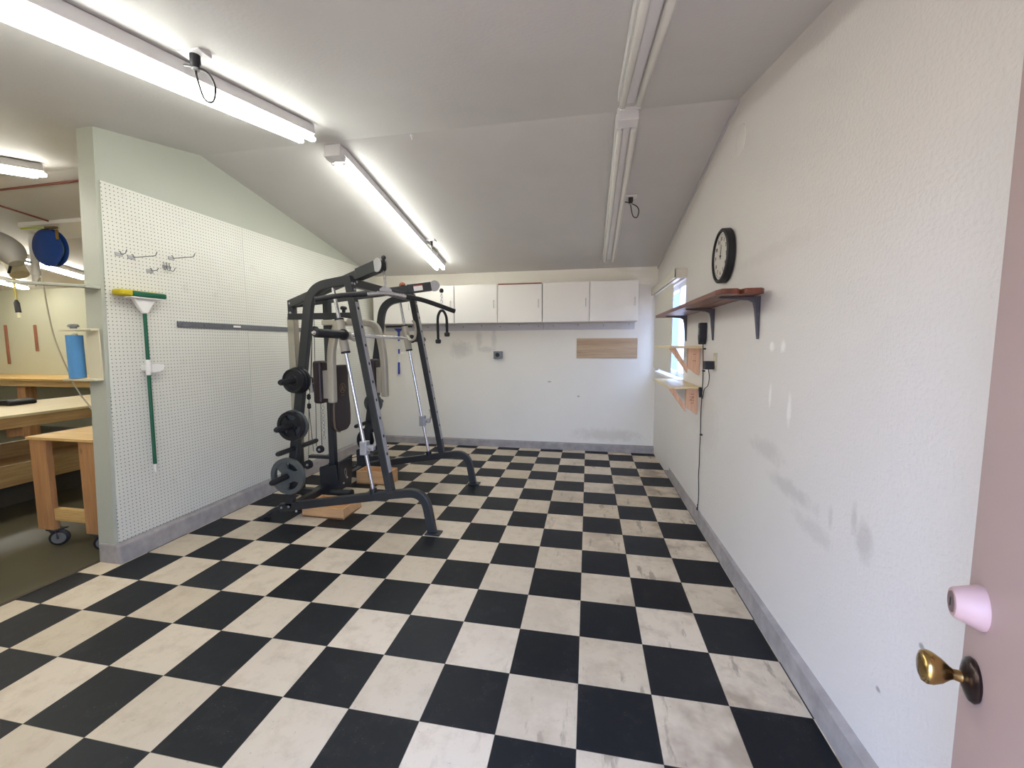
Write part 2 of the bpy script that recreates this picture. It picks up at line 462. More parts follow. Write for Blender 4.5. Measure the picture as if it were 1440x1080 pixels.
# partition wall on the left, its end slightly out of plumb
PT = .135
def pend(z): return -.475+.033*z
m = MB()
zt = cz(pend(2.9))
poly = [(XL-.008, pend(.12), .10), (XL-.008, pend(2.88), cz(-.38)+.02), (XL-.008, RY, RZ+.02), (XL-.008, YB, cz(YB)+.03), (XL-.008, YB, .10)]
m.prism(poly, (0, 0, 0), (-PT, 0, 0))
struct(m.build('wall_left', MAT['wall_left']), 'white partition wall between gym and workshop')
m = MB(); m.prism([(XL-PT-.03, -.30, .12), (XL-PT-.008, -.30, .12), (XL-PT-.008, -.30, 2.62), (XL-PT-.03, -.30, 2.62)], (0, 0, 0), (0, .10, 0))
struct(m.build('trim_1', MAT['pinez']), 'raw wood stud edge on the workshop side of the partition')

# concrete curbs
m = MB(); m.prism([(XL+.045, 0, -.01), (XL+.028, 0, .115), (XL+.0, 0, .135), (XL-PT-.004, 0, .135), (XL-PT-.012, 0, -.01)], (0, -.478, 0), (0, YB, 0))
struct(m.build('baseboard_left', MAT['curb'], bevel=.012), 'rough grey concrete curb under the partition')
m = MB()
ya, yb = YF, YB
m.hexa([(.921, ya, -.01), (xw(ya)+.01, ya, -.01), (xw(yb)+.01, yb, -.01), (.915, yb, -.01)],
       [(.930, ya, .095), (xw(ya)+.01, ya, .125), (xw(yb)+.01, yb, .115), (.918, yb, .085)])
struct(m.build('baseboard_right', MAT['curb'], bevel=.006), 'rough grey concrete curb under the right wall')
m = MB(); m.prism([(0, 3.185, -.01), (0, 3.20, .085), (0, 3.26, .095), (0, 3.26, -.01)], (XL+.02, 0, 0), (.92, 0, 0))
struct(m.build('baseboard_back', MAT['curb'], bevel=.006), 'rough grey concrete curb under the back wall')
m = MB(); m.box((-3.262, YF, -.01), (-3.238, -.46, .004)); struct(m.build('trim_2', MAT['darkwood']), 'thin dark edge strip where the tiles meet the workshop floor')
m = MB(); m.hexa([(xw(RY)-.012, RY, cz(RY)-.03), (xw(RY)+.02, RY, cz(RY)-.03), (xw(YB)+.02, YB, cz(YB)-.03), (xw(YB)-.012, YB, cz(YB)-.03)],
                 [(xw(RY)-.012, RY, cz(RY)+.01), (xw(RY)+.02, RY, cz(RY)+.01), (xw(YB)+.02, YB, cz(YB)+.01), (xw(YB)-.012, YB, cz(YB)+.01)])
struct(m.build('trim_3', MAT['ledger']), 'thin rounded seam where the right wall meets the ceiling')

# window
win = bpy.data.objects.new('window_1', None); COL.objects.link(win); win.location = (xw(2.3), 2.3, WZ0); struct(win, 'white framed window behind vertical blinds in the right wall')
m = MB(); fx0, fx1 = .965, 1.02
for a, b in (((fx0, WY0, WZ0), (fx1, WY0+.045, WZ1)), ((fx0, WY1-.045, WZ0), (fx1, WY1, WZ1)), ((fx0, WY0, WZ0), (fx1, WY1, WZ0+.045)),
             ((fx0, WY0, WZ1-.045), (fx1, WY1, WZ1)), ((fx0, 2.12, WZ0), (fx1, 2.165, WZ1))): m.box(a, b)
struct(m.build('window_frame', MAT['vinylwhite'], win, bevel=.004))
m = MB(); m.box((.99, WY0+.03, WZ0+.03), (.996, WY1-.03, WZ1-.03)); struct(m.build('window_pane', MAT['glass'], win))
m = MB(); m.box((.87, WY0-.03, WZ0-.03), (1.0, WY1+.03, WZ0+.001)); struct(m.build('window_sill', MAT['vinylwhite'], win, bevel=.005))

# neighbour's wall seen through the window
m = MB()
for k in range(46): m.box((3.0, 1.2+k*.40, -.2), (3.03, 1.2+k*.40+.385, 3.4))
tag(m.build('board_fence', plain('blue_fence_paint', srgb(84, 112, 146), .7)), 'tall blue board fence outside the window', 'fence')

# door standing open beside the camera
E0 = V((.690, -1.800, 0)); dt = V((-.374, -.928, 0)).normalized(); dn = V((-.928, .374, 0)).normalized()
door = bpy.data.objects.new('door_1', None); COL.objects.link(door); door.location = E0; struct(door, 'pinkish-beige door standing open at the right edge')
m = MB(); W = .86
m.hexa([E0+V((0,0,.02)), E0-dn*.044+V((0,0,.02)), E0-dn*.044+dt*W+V((0,0,.02)), E0+dt*W+V((0,0,.02))],
       [E0+V((0,0,1.99)), E0-dn*.044+V((0,0,1.99)), E0-dn*.044+dt*W+V((0,0,1.99)), E0+dt*W+V((0,0,1.99))])
struct(m.build('door_slab', MAT['door'], door, bevel=.003))
kc = E0+dt*.062+V((0, 0, .912))
m = MB(); m.lathe(kc, dn, [(0, .034), (.004, .036), (.009, .033), (.013, .022), (.016, .012)], 40); o = m.build('knob_rose', MAT['bronze'], door, smooth=True)
m = MB(); m.lathe(kc, dn, [(.014, .010), (.026, .0085), (.030, .011), (.040, .020), (.052, .0265), (.060, .0275), (.066, .024), (.069, .016), (.070, .0)], 40); o = m.build('door_knob', MAT['brass'], door, smooth=True)
bc = E0+dt*.062+V((0, 0, 1.040))
m = MB(); m.lathe(bc, dn, [(0, .036), (.004, .0365), (.034, .0245), (.036, .0225), (.036, .0)], 40); cap = m.build('deadbolt', MAT['pinkcap'], door, smooth=True)
m = MB(); m.lathe(bc, dn, [(.0355, .018), (.037, .017), (.0372, .0)], 28); m.build('cylinder_face', plain('dull_pink_metal', srgb(134, 112, 112), .4, .4), cap)
kz = bc+dn*.0375; m = MB(); m.prism([kz-dt*.0015+V((0,0,-.007)), kz+dt*.0015+V((0,0,-.007)), kz+dt*.0015+V((0,0,.007)), kz-dt*.0015+V((0,0,.007))], (0,0,0), dn*.0006); m.build('keyhole', MAT['blackmatte'], cap)

# ------------------------------------------------------------------ pegboard
def pegsheet(y0, y1, z0, z1, label):
    m = MB(); m.prism([(XL, y0(z0), z0), (XL, y1, z0), (XL, y1, z1), (XL, y0(z1), z1)], (-.006, 0, 0), (0, 0, 0))
    return tag(m.build('pegboard', MAT['peg']), label, 'pegboard', 'white pegboard sheets on the partition')
pegsheet(lambda z: pend(z)+.02, .775, .137, 2.545, 'white pegboard sheet at the open end of the partition, behind the green-handled mop')
pegsheet(lambda z: .778, YB-.02, .137, 2.545, 'white pegboard sheet towards the back corner, behind the exercise machine')

# tool rail
r = thing('tool_rail', 'long grey magnetic tool rail fixed across the pegboard', 'tool rail', (XL, .9, 1.62))
m = MB(); m.box((XL+.001, .08, 1.618), (XL+.014, 1.75, 1.662)); m.build('rail', MAT['railgrey'], r, bevel=.003)
m = MB(); m.box((XL+.014, .60, 1.634), (XL+.0155, .68, 1.650)); m.build('label_plate', MAT['plastic'], r)
for y in (.105, .30):
    m = MB(); m.box((XL+.012, y, 1.631), (XL+.018, y+.007, 1.652)); m.build('screw_head', MAT['chrome'], r)

# peg hooks
def hook(y, z, ln, tip, label, kind):
    t = thing('peg_hook', label, 'hook', (XL, y, z), 'metal hooks on the pegboard')
    m = MB()
    if kind == 'straight':
        m.tube(round_path([(XL-.002, y, z+.02), (XL+.012, y, z+.02), (XL+.014, y, z), (XL+ln, y, z+.004), (XL+ln+.015, y, z+tip)], .008), .0028, 8)
    else:
        for dy in (-.022, 0, .022):
            m.tube(round_path([(XL-.003, y+dy, z+.03), (XL+.006, y+dy, z+.03), (XL+.01, y+dy, z-.02), (XL+.03, y+dy*1.4, z-.03), (XL+.045, y+dy*1.6, z+.0)], .015), .0024, 8)
        m.tube([(XL+.008, y-.03, z+.005), (XL+.008, y+.03, z+.005)], .0026, 8)
    m.build('hook_wire', MAT['grey'], t, smooth=True)
    m = MB(); m.box((XL+.001, y-.03, z-.012), (XL+.005, y+.018, z+.012)); m.build('back_plate', MAT['strip'], t)
hook(-.29, 2.09, .05, .03, 'short metal peg hook above the mop head, leftmost on the pegboard', 'straight')
hook(-.21, 2.085, .20, .03, 'long metal peg hook just right of the short one above the mop', 'straight')
hook(.08, 2.135, .20, .03, 'long metal peg hook farthest right on the pegboard', 'straight')
hook(-.09, 2.012, .06, .02, 'small stubby peg hook lowest on the pegboard', 'straight')
hook(.03, 2.062, .05, .02, 'three-pronged curled wire hook under the right long hook', 'curl')

# sponge mop on the pegboard
mp = thing('sponge_mop', 'green-handled sponge mop with yellow sponge hanging head-up on the pegboard', 'mop', (XL+.04, -.2, .56))
px_ = XL+.045
def mop_y(z): return -.20
m = MB(); m.tube([(px_, -.203, .62), (px_, -.196, 1.27)], .0115, 14); m.tube([(px_, -.194, 1.37), (px_, -.190, 1.72)], .0115, 14); m.build('handle', MAT['green'], mp, smooth=True)
m = MB(); m.tube([(px_, -.204, .56), (px_, -.203, .625)], .0095, 12); m.build('end_cap', MAT['plastic'], mp, smooth=True)
m = MB(); m.tube([(px_, -.196, 1.265), (px_, -.195, 1.30), (px_, -.194, 1.375)], [.014, .017, .014], 12); m.box((XL-.003, -.212, 1.30), (px_, -.178, 1.335)); m.build('clip_collar', MAT['plastic'], mp, bevel=.002)
m = MB(); m.prism([(px_, -.185, 1.345), (px_, -.09, 1.335), (px_, -.095, 1.30), (px_, -.125, 1.285), (px_, -.178, 1.28)], (-.012, 0, 0), (.02, 0, 0)); m.build('soap_lever', MAT['plastic'], mp, bevel=.005)
m = MB(); m.hexa([(px_-.014, -.208, 1.70), (px_+.014, -.208, 1.70), (px_+.014, -.176, 1.70), (px_-.014, -.176, 1.70)],
                 [(px_-.016, -.27, 1.80), (px_+.022, -.27, 1.80), (px_+.022, -.12, 1.80), (px_-.016, -.12, 1.80)]); m.build('head_neck', MAT['plastic'], mp, bevel=.006)
m = MB(); m.box((px_-.03, -.30, 1.80), (px_+.04, -.075, 1.812)); m.build('head_plate', MAT['plastic'], mp, bevel=.003)
m = MB(); m.prism([(px_-.032, -.375, 1.835), (px_+.01, -.385, 1.805), (px_+.05, -.375, 1.82), (px_+.05, -.30, 1.855), (px_-.032, -.30, 1.865)], (0, 0, 0), (0, .09, 0)); 
m = MB(); m.box((px_-.035, -.37, 1.812), (px_+.045, -.065, 1.852)); m.build('sponge', MAT['yellow'], mp, bevel=.012)
m = MB(); m.box((px_-.038, -.295, 1.812), (px_+.05, -.06, 1.848)); m.build('scrub_strip', MAT['green'], mp, bevel=.008)

# ------------------------------------------------------------------ back wall furniture
def cabinet(x0, x1, label, ajar=False):
    c = thing('wall_cabinet', label, 'cabinet', ((x0+x1)/2, 2.95, 1.765), 'white wall cabinets under the ceiling')
    z0, z1 = 1.765, 2.275
    m = MB(); m.box((x0+.002, 2.962, z0), (x1-.002, YB-.001, z1)); m.build('body', MAT['white'], c, bevel=.003)
    mid = (x0+x1)/2
    for k, (a, b) in enumerate(((x0, mid), (mid, x1))):
        top = z1-.012 if (ajar and k == 1) else z1-.002
        m = MB(); m.box((a+.005, 2.942, z0+.002), (b-.005, 2.960, top)); d = m.build('door', MAT['white'], c, bevel=.002)
        hx = b-.048; hz = 2.01
        m = MB(); m.tube(round_path([(hx, 2.942, hz-.05), (hx, 2.916, hz-.05), (hx, 2.916, hz+.05), (hx, 2.942, hz+.05)], .012), .004, 8); m.build('handle', MAT['strip'], d, smooth=True)
    if ajar:
        m = MB(); m.box((mid+.01, 2.955, z1-.012), (x1-.01, 2.962, z1+.006)); m.build('top_gap_strip', MAT['rose'], c)
cabinet(-2.99, -1.785, 'white two-door wall cabinet behind the exercise machine, farthest left')
cabinet(-1.783, -.578, 'middle white two-door wall cabinet with a reddish strip over its right door', True)
cabinet(-.576, .64, 'white two-door wall cabinet farthest right, above the wooden panel')
def ledger(x0, x1, label):
    t = thing('peg_rail', label, 'rail', ((x0+x1)/2, YB, 1.67), 'pale peg rails under the cabinets')
    m = MB(); m.box((x0, YB-.022, 1.672), (x1, YB-.0005, 1.758)); m.build('rail_board', MAT['ledger'], t, bevel=.003)
    n = int((x1-x0)/.25)
    for k in range(n):
        x = x0+.13+k*(x1-x0-.2)/max(1, n-1); z = 1.735 if k % 2 else 1.722
        m = MB(); m.tube([(x, YB-.022, z), (x, YB-.05, z+.004)], .006, 8); m.build('peg', MAT['grey'], t)
ledger(-2.95, -.588, 'longer pale peg rail under the left and middle cabinets')
ledger(-.582, .625, 'shorter pale peg rail under the right cabinet')
m = MB(); m.box((-.133, YB-.018, 1.283), (.668, YB+.001, 1.551)); tag(m.build('wood_board', MAT['panel'], bevel=.002), 'bare brown wooden panel screwed to the back wall', 'panel')
t = thing('range_outlet', 'square grey metal outlet box with round black socket on the back wall', 'outlet', (-1.233, YB, 1.27))
m = MB(); m.box((-1.295, YB-.06, 1.272), (-1.172, YB-.0005, 1.377)); m.build('outlet_box', MAT['grey'], t, bevel=.006)
m = MB(); m.lathe((-1.235, YB-.06, 1.325), (0, -1, 0), [(0, .030), (.004, .030), (.005, .0)], 24); m.build('socket', MAT['blackmatte'], t)

sq = thing('floor_squeegee', 'blue-handled squeegee hanging on the back wall behind the machine', 'squeegee', (-2.735, YB, 1.02))
y_ = YB-.045
m = MB(); m.box((-2.935, y_-.006, 1.712), (-2.52, y_+.006, 1.728)); m.build('blade_channel', MAT['strip'], sq, bevel=.002)
m = MB(); m.box((-2.935, y_-.002, 1.727), (-2.52, y_+.002, 1.748)); m.build('rubber_blade', MAT['blackmatte'], sq)
m = MB(); m.prism([(-2.80, y_, 1.712), (-2.66, y_, 1.712), (-2.715, y_, 1.66), (-2.745, y_, 1.66)], (0, -.012, 0), (0, .012, 0)); m.tube([(-2.730, y_, 1.68), (-2.733, y_, 1.53)], .016, 12); m.build('head_socket', MAT['blue'], sq, smooth=True)
m = MB(); m.tube([(-2.733, y_, 1.53), (-2.740, y_, 1.21)], .010, 12); m.build('pole', MAT['plastic'], sq, smooth=True)
m = MB(); m.tube([(-2.734, y_, 1.41), (-2.737, y_, 1.34)], .0125, 12); m.build('band', MAT['blue'], sq, smooth=True)
m = MB(); m.tube([(-2.740, y_, 1.215), (-2.741, y_, 1.2), (-2.744, y_, 1.05), (-2.744, y_, 1.035)], [.012, .016, .016, .011], 12); m.build('grip', MAT['blue'], sq, smooth=True)
m = MB(); m.tube([(-2.738, YB, 1.40), (-2.738, y_, 1.40)], .006, 8); m.build('wall_clip', MAT['plastic'], sq)

# ------------------------------------------------------------------ right wall things
# clock
cy, czk, cr, cd = .505, 2.068, .180, .052; cx = xw(cy)
t = thing('wall_clock', 'round black-rimmed wall clock above the brown shelf', 'clock', (cx, cy, czk-cr))
ax = V((-1, 0, 0))
m = MB(); m.lathe((cx-.001, cy, czk), ax, [(0, cr-.012), (.004, cr), (cd-.006, cr), (cd, cr-.008), (cd, cr-.020), (cd-.014, cr-.024), (cd-.016, .0)], 64); m.build('rim', MAT['blackmatte'], t, smooth=True)
fxk = cx-cd+.014
m = MB(); m.lathe((fxk+.003, cy, czk), ax, [(0, cr-.022), (.005, cr-.022), (.0051, .0)], 64); f = m.build('clock_face', MAT['face'], t)
m = MB()
for k in range(12):
    a = k*PI/6; q = .72*(cr-.022)
    text_into(m, str(12 if k == 0 else k), .036, (fxk-.0035, cy-q*math.sin(a), czk+q*math.cos(a)), (0, -1, 0), (0, 0, 1))
for k in range(60):
    a = k*PI/30; q0 = (cr-.026)*(.90 if k % 5 else .87); q1 = (cr-.026)*.96; w = .0008 if k % 5 else .0016
    d = V((0, -math.sin(a), math.cos(a))); s_ = V((0, math.cos(a), math.sin(a)))*w; c0 = V((fxk-.0026, cy, czk))
    m.prism([c0+d*q0-s_, c0+d*q0+s_, c0+d*q1+s_, c0+d*q1-s_], (0, 0, 0), (-.0006, 0, 0))
m.build('dial_marks', MAT['darkmetal'], f)
def hand(name, ang, ln, w):
    m = MB(); d = V((0, -math.sin(ang), math.cos(ang))); s_ = V((0, math.cos(ang), math.sin(ang)))*w; c0 = V((fxk-.006, cy, czk))
    m.prism([c0-d*.02-s_*.6, c0-d*.02+s_*.6, c0+d*ln+s_*.3, c0+d*ln-s_*.3], (0, 0, 0), (-.0012, 0, 0)); m.build(name, MAT['blackmatte'], t)
hand('hour_hand', .30, .075, .005); hand('minute_hand', -.12, .105, .0035)
m = MB(); m.lathe((fxk-.004, cy, czk), ax, [(0, .007), (.006, .007), (.0065, .0)], 16); m.build('hub', MAT['blackmatte'], t)

# long brown shelf: two planks, three metal brackets
sh = thing('wall_shelf', 'long red-brown wooden shelf on three dark brackets under the clock', 'shelf', (.9, 1.0, 1.5))
zs = 1.735
def plank(xa, xb, name):
    m = MB(); y0, y1 = -.245, 1.88; c = .05
    pts = [(xa+.012, y0+.008, zs), (xa+c*.5, y0, zs), (xb-c*.4, y0, zs), (xb, y0+.03, zs), (xb, y1, zs), (xa, y1, zs), (xa, y0+.07, zs)]
    m.prism(pts, (0, 0, 0), (0, 0, .028)); m.build(name, MAT['walnut'], sh, bevel=.004)
plank(.690, .800, 'plank'); plank(.802, .915, 'plank')
def bracket(y):
    X = xw(y)-.002; m = MB(); w = .011
    arm = [(X, y, zs-.001), (.735, y, zs-.001), (.735, y, zs-.008), (X-.06, y, zs-.022), (X-.035, y, zs-.034), (X-.026, y, zs-.07), (X-.007, y, zs-.235), (X, y, zs-.235)]
    m.prism(arm, (0, -w, 0), (0, w, 0)); m.build('shelf_bracket', MAT['darkmetal'], sh, bevel=.002)
for y in (-.085, .735, 1.575): bracket(y)

# two small shelves of scrap wood
def small_shelf(z, y0, y1, label, marks):
    t = thing('small_shelf', label, 'shelf', (.85, y0, z-.2), 'small raw-wood shelves under the brown shelf')
    xf = .68
    m = MB(); m.hexa([(xf, y0, z), (xw(y0)-.001, y0, z), (xw(y1)-.001, y1, z), (xf, y1, z)],
                     [(xf, y0, z+.018), (xw(y0)-.001, y0, z+.018), (xw(y1)-.001, y1, z+.018), (xf, y1, z+.018)]); m.build('shelf_board', MAT['ply'], t, bevel=.002)
    yb = y0+.085
    X = xw(yb)-.002; th = .038
    b = MB(); b.prism([(X, yb, z-.001), (X-.092, yb, z-.001), (X-.092, yb, z-.165), (X, yb, z-.225)], (0, 0, 0), (0, th, 0)); br = b.build('bracket_leg', MAT['fir'], t, bevel=.002)
    b = MB(); b.prism([(xf+.012, yb, z-.001), (xf+.062, yb, z-.001), (X-.093, yb, z-.155), (X-.093, yb, z-.205)], (0, 0, 0), (0, th, 0)); b.build('diagonal_brace', MAT['fir'], t, bevel=.002)
    k = MB(); yy = yb-.0012
    if marks:       # red crayon marks, read sideways
        for (xa, za), (xb, zb) in (((X-.058, z-.052), (X-.030, z-.052)), ((X-.062, z-.075), (X-.028, z-.075)), ((X-.028, z-.075), (X-.062, z-.105)), ((X-.062, z-.105), (X-.028, z-.105)), ((X-.055, z-.128), (X-.030, z-.128))):
            k.tube([(xa, yy+.001, za), (xb, yy+.001, zb)], .0018, 6)
        k.build('crayon_mark', MAT['redmark'], br)
    else:
        for za in (z-.050, z-.105):
            k = MB(); k.tube([(X-.055, yy+.001, za), (X-.028, yy+.001, za)], .0016, 6); k.build('pencil_mark', MAT['redmark'], br)
small_shelf(1.438, 1.00, 1.83, 'small raw-wood shelf, upper of the two beside the window', False)
small_shelf(1.105, 1.02, 1.84, 'small raw-wood shelf, lower of the two, with red marks on its bracket', True)

# vertical blind
bl = thing('vertical_blind', 'cream vertical blind drawn aside at the window', 'blind', (.88, 2.3, 1.16))
m = MB(); m.box((.815, 1.64, 2.100), (.828, 3.14, 2.185)); m.box((.815, 1.64, 2.100), (xw(1.64), 1.652, 2.185)); m.box((.815, 3.128, 2.1), (xw(3.14)-.001, 3.14, 2.185)); m.box((.815, 1.64, 2.178), (xw(2.4), 3.14, 2.185)); m.build('valance', MAT['blind'], bl, bevel=.003)
m = MB(); m.box((.85, 1.70, 2.10), (.885, 3.1, 2.13)); m.build('head_rail', MAT['vinylwhite'], bl)
m = MB()
for k in range(13):
    y = 2.04+k*.083; a = -.2
    d = V((math.sin(a), math.cos(a), 0))*.043; c0 = V((.868, y, 0)); nn = V((math.cos(a), -math.sin(a), 0))*.0012
    m.prism([c0-d-nn+V((0,0,1.17)), c0-d*.4+nn*4+V((0,0,1.17)), c0+d*.4+nn*4+V((0,0,1.17)), c0+d-nn+V((0,0,1.17)), c0+d*.4+nn*2+V((0,0,1.17)), c0-d*.4+nn*2+V((0,0,1.17))], (0,0,0), (0,0,.925))
m.build('vanes', MAT['blind'], bl)

m = MB(); m.lathe((xw(.35)+.001, .35, 2.745), (-1, 0, 0), [(0, .092), (.004, .090), (.005, .086), (.0052, 0)], 40); tag(m.build('round_cover', MAT['wall_right'], smooth=True), 'faint painted-over round cover high on the right wall by the ridge', 'cover')
# charger, cord, adapter, outlet
ych = .935; Xc = xw(ych)
t = thing('wall_charger', 'black handheld tool charger hung on the wall under the brown shelf', 'charger', (Xc, ych, 1.48))
m = MB(); m.prism([(Xc-.002, ych-.033, 1.515), (Xc-.002, ych-.033, 1.64), (Xc-.002, ych+.033, 1.64), (Xc-.002, ych+.033, 1.515), (Xc-.002, ych+.018, 1.488), (Xc-.002, ych+.016, 1.47), (Xc-.002, ych-.016, 1.47), (Xc-.002, ych-.018, 1.488)], (0, 0, 0), (-.052, 0, 0)); m.build('body', MAT['blackmatte'], t, bevel=.006)
m = MB(); m.box((Xc-.0555, ych-.012, 1.545), (Xc-.054, ych+.012, 1.60)); m.build('display', MAT['grey'], t)
m = MB()
m.tube(spline([(Xc-.02, ych, 1.475), (Xc-.014, ych+.004, 1.36), (Xc-.012, ych-.004, 1.2), (Xc-.012, ych+.006, 1.08), (Xc-.012, ych+.015, .9), (Xc-.012, ych+.004, .75), (Xc-.01, ych+.018, .62), (Xc-.01, ych+.012, .5), (Xc-.01, ych+.02, .4), (Xc-.01, ych-.002, .29), (Xc-.01, ych-.005, .2), (Xc-.016, ych-.015, .135)], 6), .0036, 8)
cord = tag(m.build('charging_lead', MAT['cable'], smooth=True), 'thin black power cord running down the right wall to the curb', 'cord')
for z in (1.435, 1.26, .745):
    m = MB(); m.box((Xc-.018, ych-.014, z-.006), (Xc-.0, ych+.006, z+.006)); m.build('cable_clip', MAT['blackmatte'], cord)
m = MB(); m.tube(round_path([(Xc-.016, ych-.01, .145), (Xc-.02, ych+.0, .125), (Xc-.02, ych-.03, .12), (Xc-.02, ych-.035, .155), (Xc-.018, ych-.01, .165)], .02), .004, 8); m.build('cord_coil', MAT['cable'], cord)
yo = .665; Xo = xw(yo)
t = thing('wall_outlet', 'beige electrical outlet on the right wall with an adapter plugged in', 'outlet', (Xo, yo, 1.29))
m = MB(); m.box((Xo-.008, yo-.036, 1.288), (Xo, yo+.036, 1.408)); m.build('cover_plate', MAT['beigeplate'], t, bevel=.003)
m = MB()
for z in (1.368, 1.328): m.box((Xo-.0105, yo-.014, z-.013), (Xo-.008, yo+.014, z+.013))
m.build('receptacle', MAT['cream'], t)
t = thing('power_adapter', 'black cube power adapter plugged into the beige wall outlet', 'adapter', (Xo-.04, yo+.02, 1.29))
m = MB(); m.box((Xo-.075, yo-.02, 1.288), (Xo-.011, yo+.036, 1.348)); m.build('adapter_body', MAT['blackmatte'], t, bevel=.004)
m = MB(); m.tube(spline([(Xo-.045, yo+.01, 1.29), (Xo-.03, yo+.03, 1.23), (Xo-.02, yo+.10, 1.16), (Xo-.02, yo+.19, 1.12), (Xo-.02, yo+.24, 1.04), (Xo-.02, yo+.26, 1.10)], 6), .003, 8); m.build('adapter_cord', MAT['cable'], t, smooth=True)
m = MB(); m.tube([(Xo-.028, yo+.285, 1.125), (Xo-.03, yo+.255, 1.05)], .012, 8); m.tube([(Xo-.03, yo+.30, 1.10), (Xo-.03, yo+.25, 1.075)], .007, 8); m.build('cord_tie', MAT['blackmatte'], t)

# ------------------------------------------------------------------ fluorescent fixtures
def fixture(name, label, x, y0, back, lit, box_end, group, length=2.44):
    """strip light along +Y whose near end is at y0, hugging the sloping ceiling"""
    t = thing(name, label, 'ceiling light', (0, 0, 0), group)
    m = MB(); m.box((-.074, .03, -.058), (.074, length-.03, -.0005)); m.box((-.024, .03, -.070), (.024, length-.03, -.056)); m.build('housing', MAT['whitemetal'], t, bevel=.004)
    for s in (-1, 1):
        m = MB(); a, b = (.07 if box_end else .01), length-.01
        m.tube([(s*.046, a, -.082), (s*.046, a+.02, -.082), (s*.046, b-.02, -.082), (s*.046, b, -.082)], [.012, .019, .019, .012], 14)
        m.build('tube', MAT[lit] if lit else MAT['fibre'], t, smooth=True)
        for yy in ((.075 if box_end else .02), length-.03):
            m = MB(); m.box((s*.046-.011, yy-.01, -.104), (s*.046+.011, yy+.008, -.04)); m.build('lampholder', MAT['whitemetal'], t)
    if box_end:
        m = MB(); m.box((-.068, -.03, -.095), (.068, .055, -.0005)); m.build('end_box', MAT['whitemetal'], t, bevel=.005)
    t.location = (x, y0, cz(y0)-.004)
    t.rotation_euler = (-math.atan(SL) if back else math.atan(SL), 0, 0)
    return t
LG = 'fluorescent strip lights on the ceiling'
fixture('strip_light', 'lit fluorescent strip light nearer the doorway, running off the top left edge', -1.87, -2.36, False, 'tube_on', False, LG)
fixture('strip_light', 'lit fluorescent strip light running back over the exercise machine', -1.93, .45, True, 'tube_on', True, LG)
fixture('strip_light', 'unlit fluorescent strip light at the top, running off the top edge', .245, -2.34, False, None, False, LG)
fixture('strip_light', 'unlit fluorescent strip light with white end box, running towards the right cabinet', .255, .36, True, None, True, LG)
fixture('strip_light', 'lit fluorescent strip light in the workshop, highest, above the wood cart', -4.5, -2.19, False, 'tube_shop', False, LG)
fixture('strip_light', 'lit fluorescent strip light in the workshop under the blue hose reel', -7.66, .95, True, 'tube_shop', False, LG, 1.75)
fixture('strip_light', 'lit fluorescent strip light deepest in the workshop, cut by the left edge', -9.43, .6, True, 'tube_shop', False, LG)

# ceiling outlets with a looped cord
def ceiling_plug(x, y, lp, label, mat='cable', sx=1):
    back = y > RY; z = cz(y)
    t = thing('ceiling_plug', label, 'plug', (x, y, z), 'black plugs with looped cord beside the strip lights')
    m = MB(); m.box((x-.055, y-.035, z-.012), (x+.055, y+.035, z+.006)); m.build('ceiling_plate', MAT['whitemetal'], t, bevel=.003)
    m = MB(); m.lathe((x, y, z-.010), (0, 0, -1), [(0, .021), (.035, .021), (.040, .017), (.055, .015), (.056, 0)], 18); m.build('plug_body', MAT['blackmatte'], t, smooth=True)
    m = MB(); m.lathe((x, y, z-.064), (0, 0, -1), [(0, .014), (.012, .014), (.013, 0)], 16); m.build('plug_collar', MAT['strip'], t, smooth=True)
    m = MB(); m.tube(spline([(x, y, z-.075), (x+.005*sx, y, z-.11), (x+.025*sx, y+.01, z-.16*lp-.03), (x+.06*sx, y+.02, z-.17*lp-.03), (x+.075*sx, y+.02, z-.14*lp), (x+.05*sx, y+.01, z-.085), (x-.02*sx, y, z-.055), (x-.06*sx, y, z-.045)], 6), .0045, 8); m.build('cord_loop', MAT[mat], t, smooth=True)
ceiling_plug(-1.70, -.97, 1.0, 'black ceiling plug with looped cord beside the light nearer the doorway')
ceiling_plug(-1.80, 2.15, .9, 'small black ceiling plug with looped cord beside the light over the machine', 'greycord')
ceiling_plug(.385, 1.48, .9, 'black ceiling plug with looped cord beside the unlit light')

# little ceiling hooks near the ridge
for x, y, lb in ((-1.28, .42, 'tiny white hook on the ceiling ridge right of the lit lights'),):
    m = MB(); m.lathe((x, y, cz(y)), (0, 0, -1), [(0, .014), (.004, .014), (.006, .005), (.03, .005), (.031, 0)], 12); tag(m.build('ceiling_hook', MAT['plastic']), lb, 'hook')

# ------------------------------------------------------------------ wooden boxes on the floor
def crate(x0, x1, y0, y1, h, label):
    t = thing('wooden_box', label, 'box', ((x0+x1)/2, (y0+y1)/2, 0), 'open wooden boxes under the machine')
    th = .018
    m = MB(); m.box((x0, y0, .001), (x1, y1, .012)); m.build('bottom', MAT['box'], t)
    for a, b in (((x0, y0, .001), (x1, y0+th, h)), ((x0, y1-th, .001), (x1, y1, h)), ((x0, y0+th, .001), (x0+th, y1-th, h)), ((x1-th, y0+th, .001), (x1, y1-th, h))):
        m = MB(); m.box(a, b); m.build('side', MAT['box'], t, bevel=.002)
crate(-2.38, -1.985, .462, .745, .095, 'open wooden box under the near side beam of the machine')
crate(-2.378, -2.00, 1.335, 1.532, .140, 'open wooden box on the floor towards the far side of the machine')

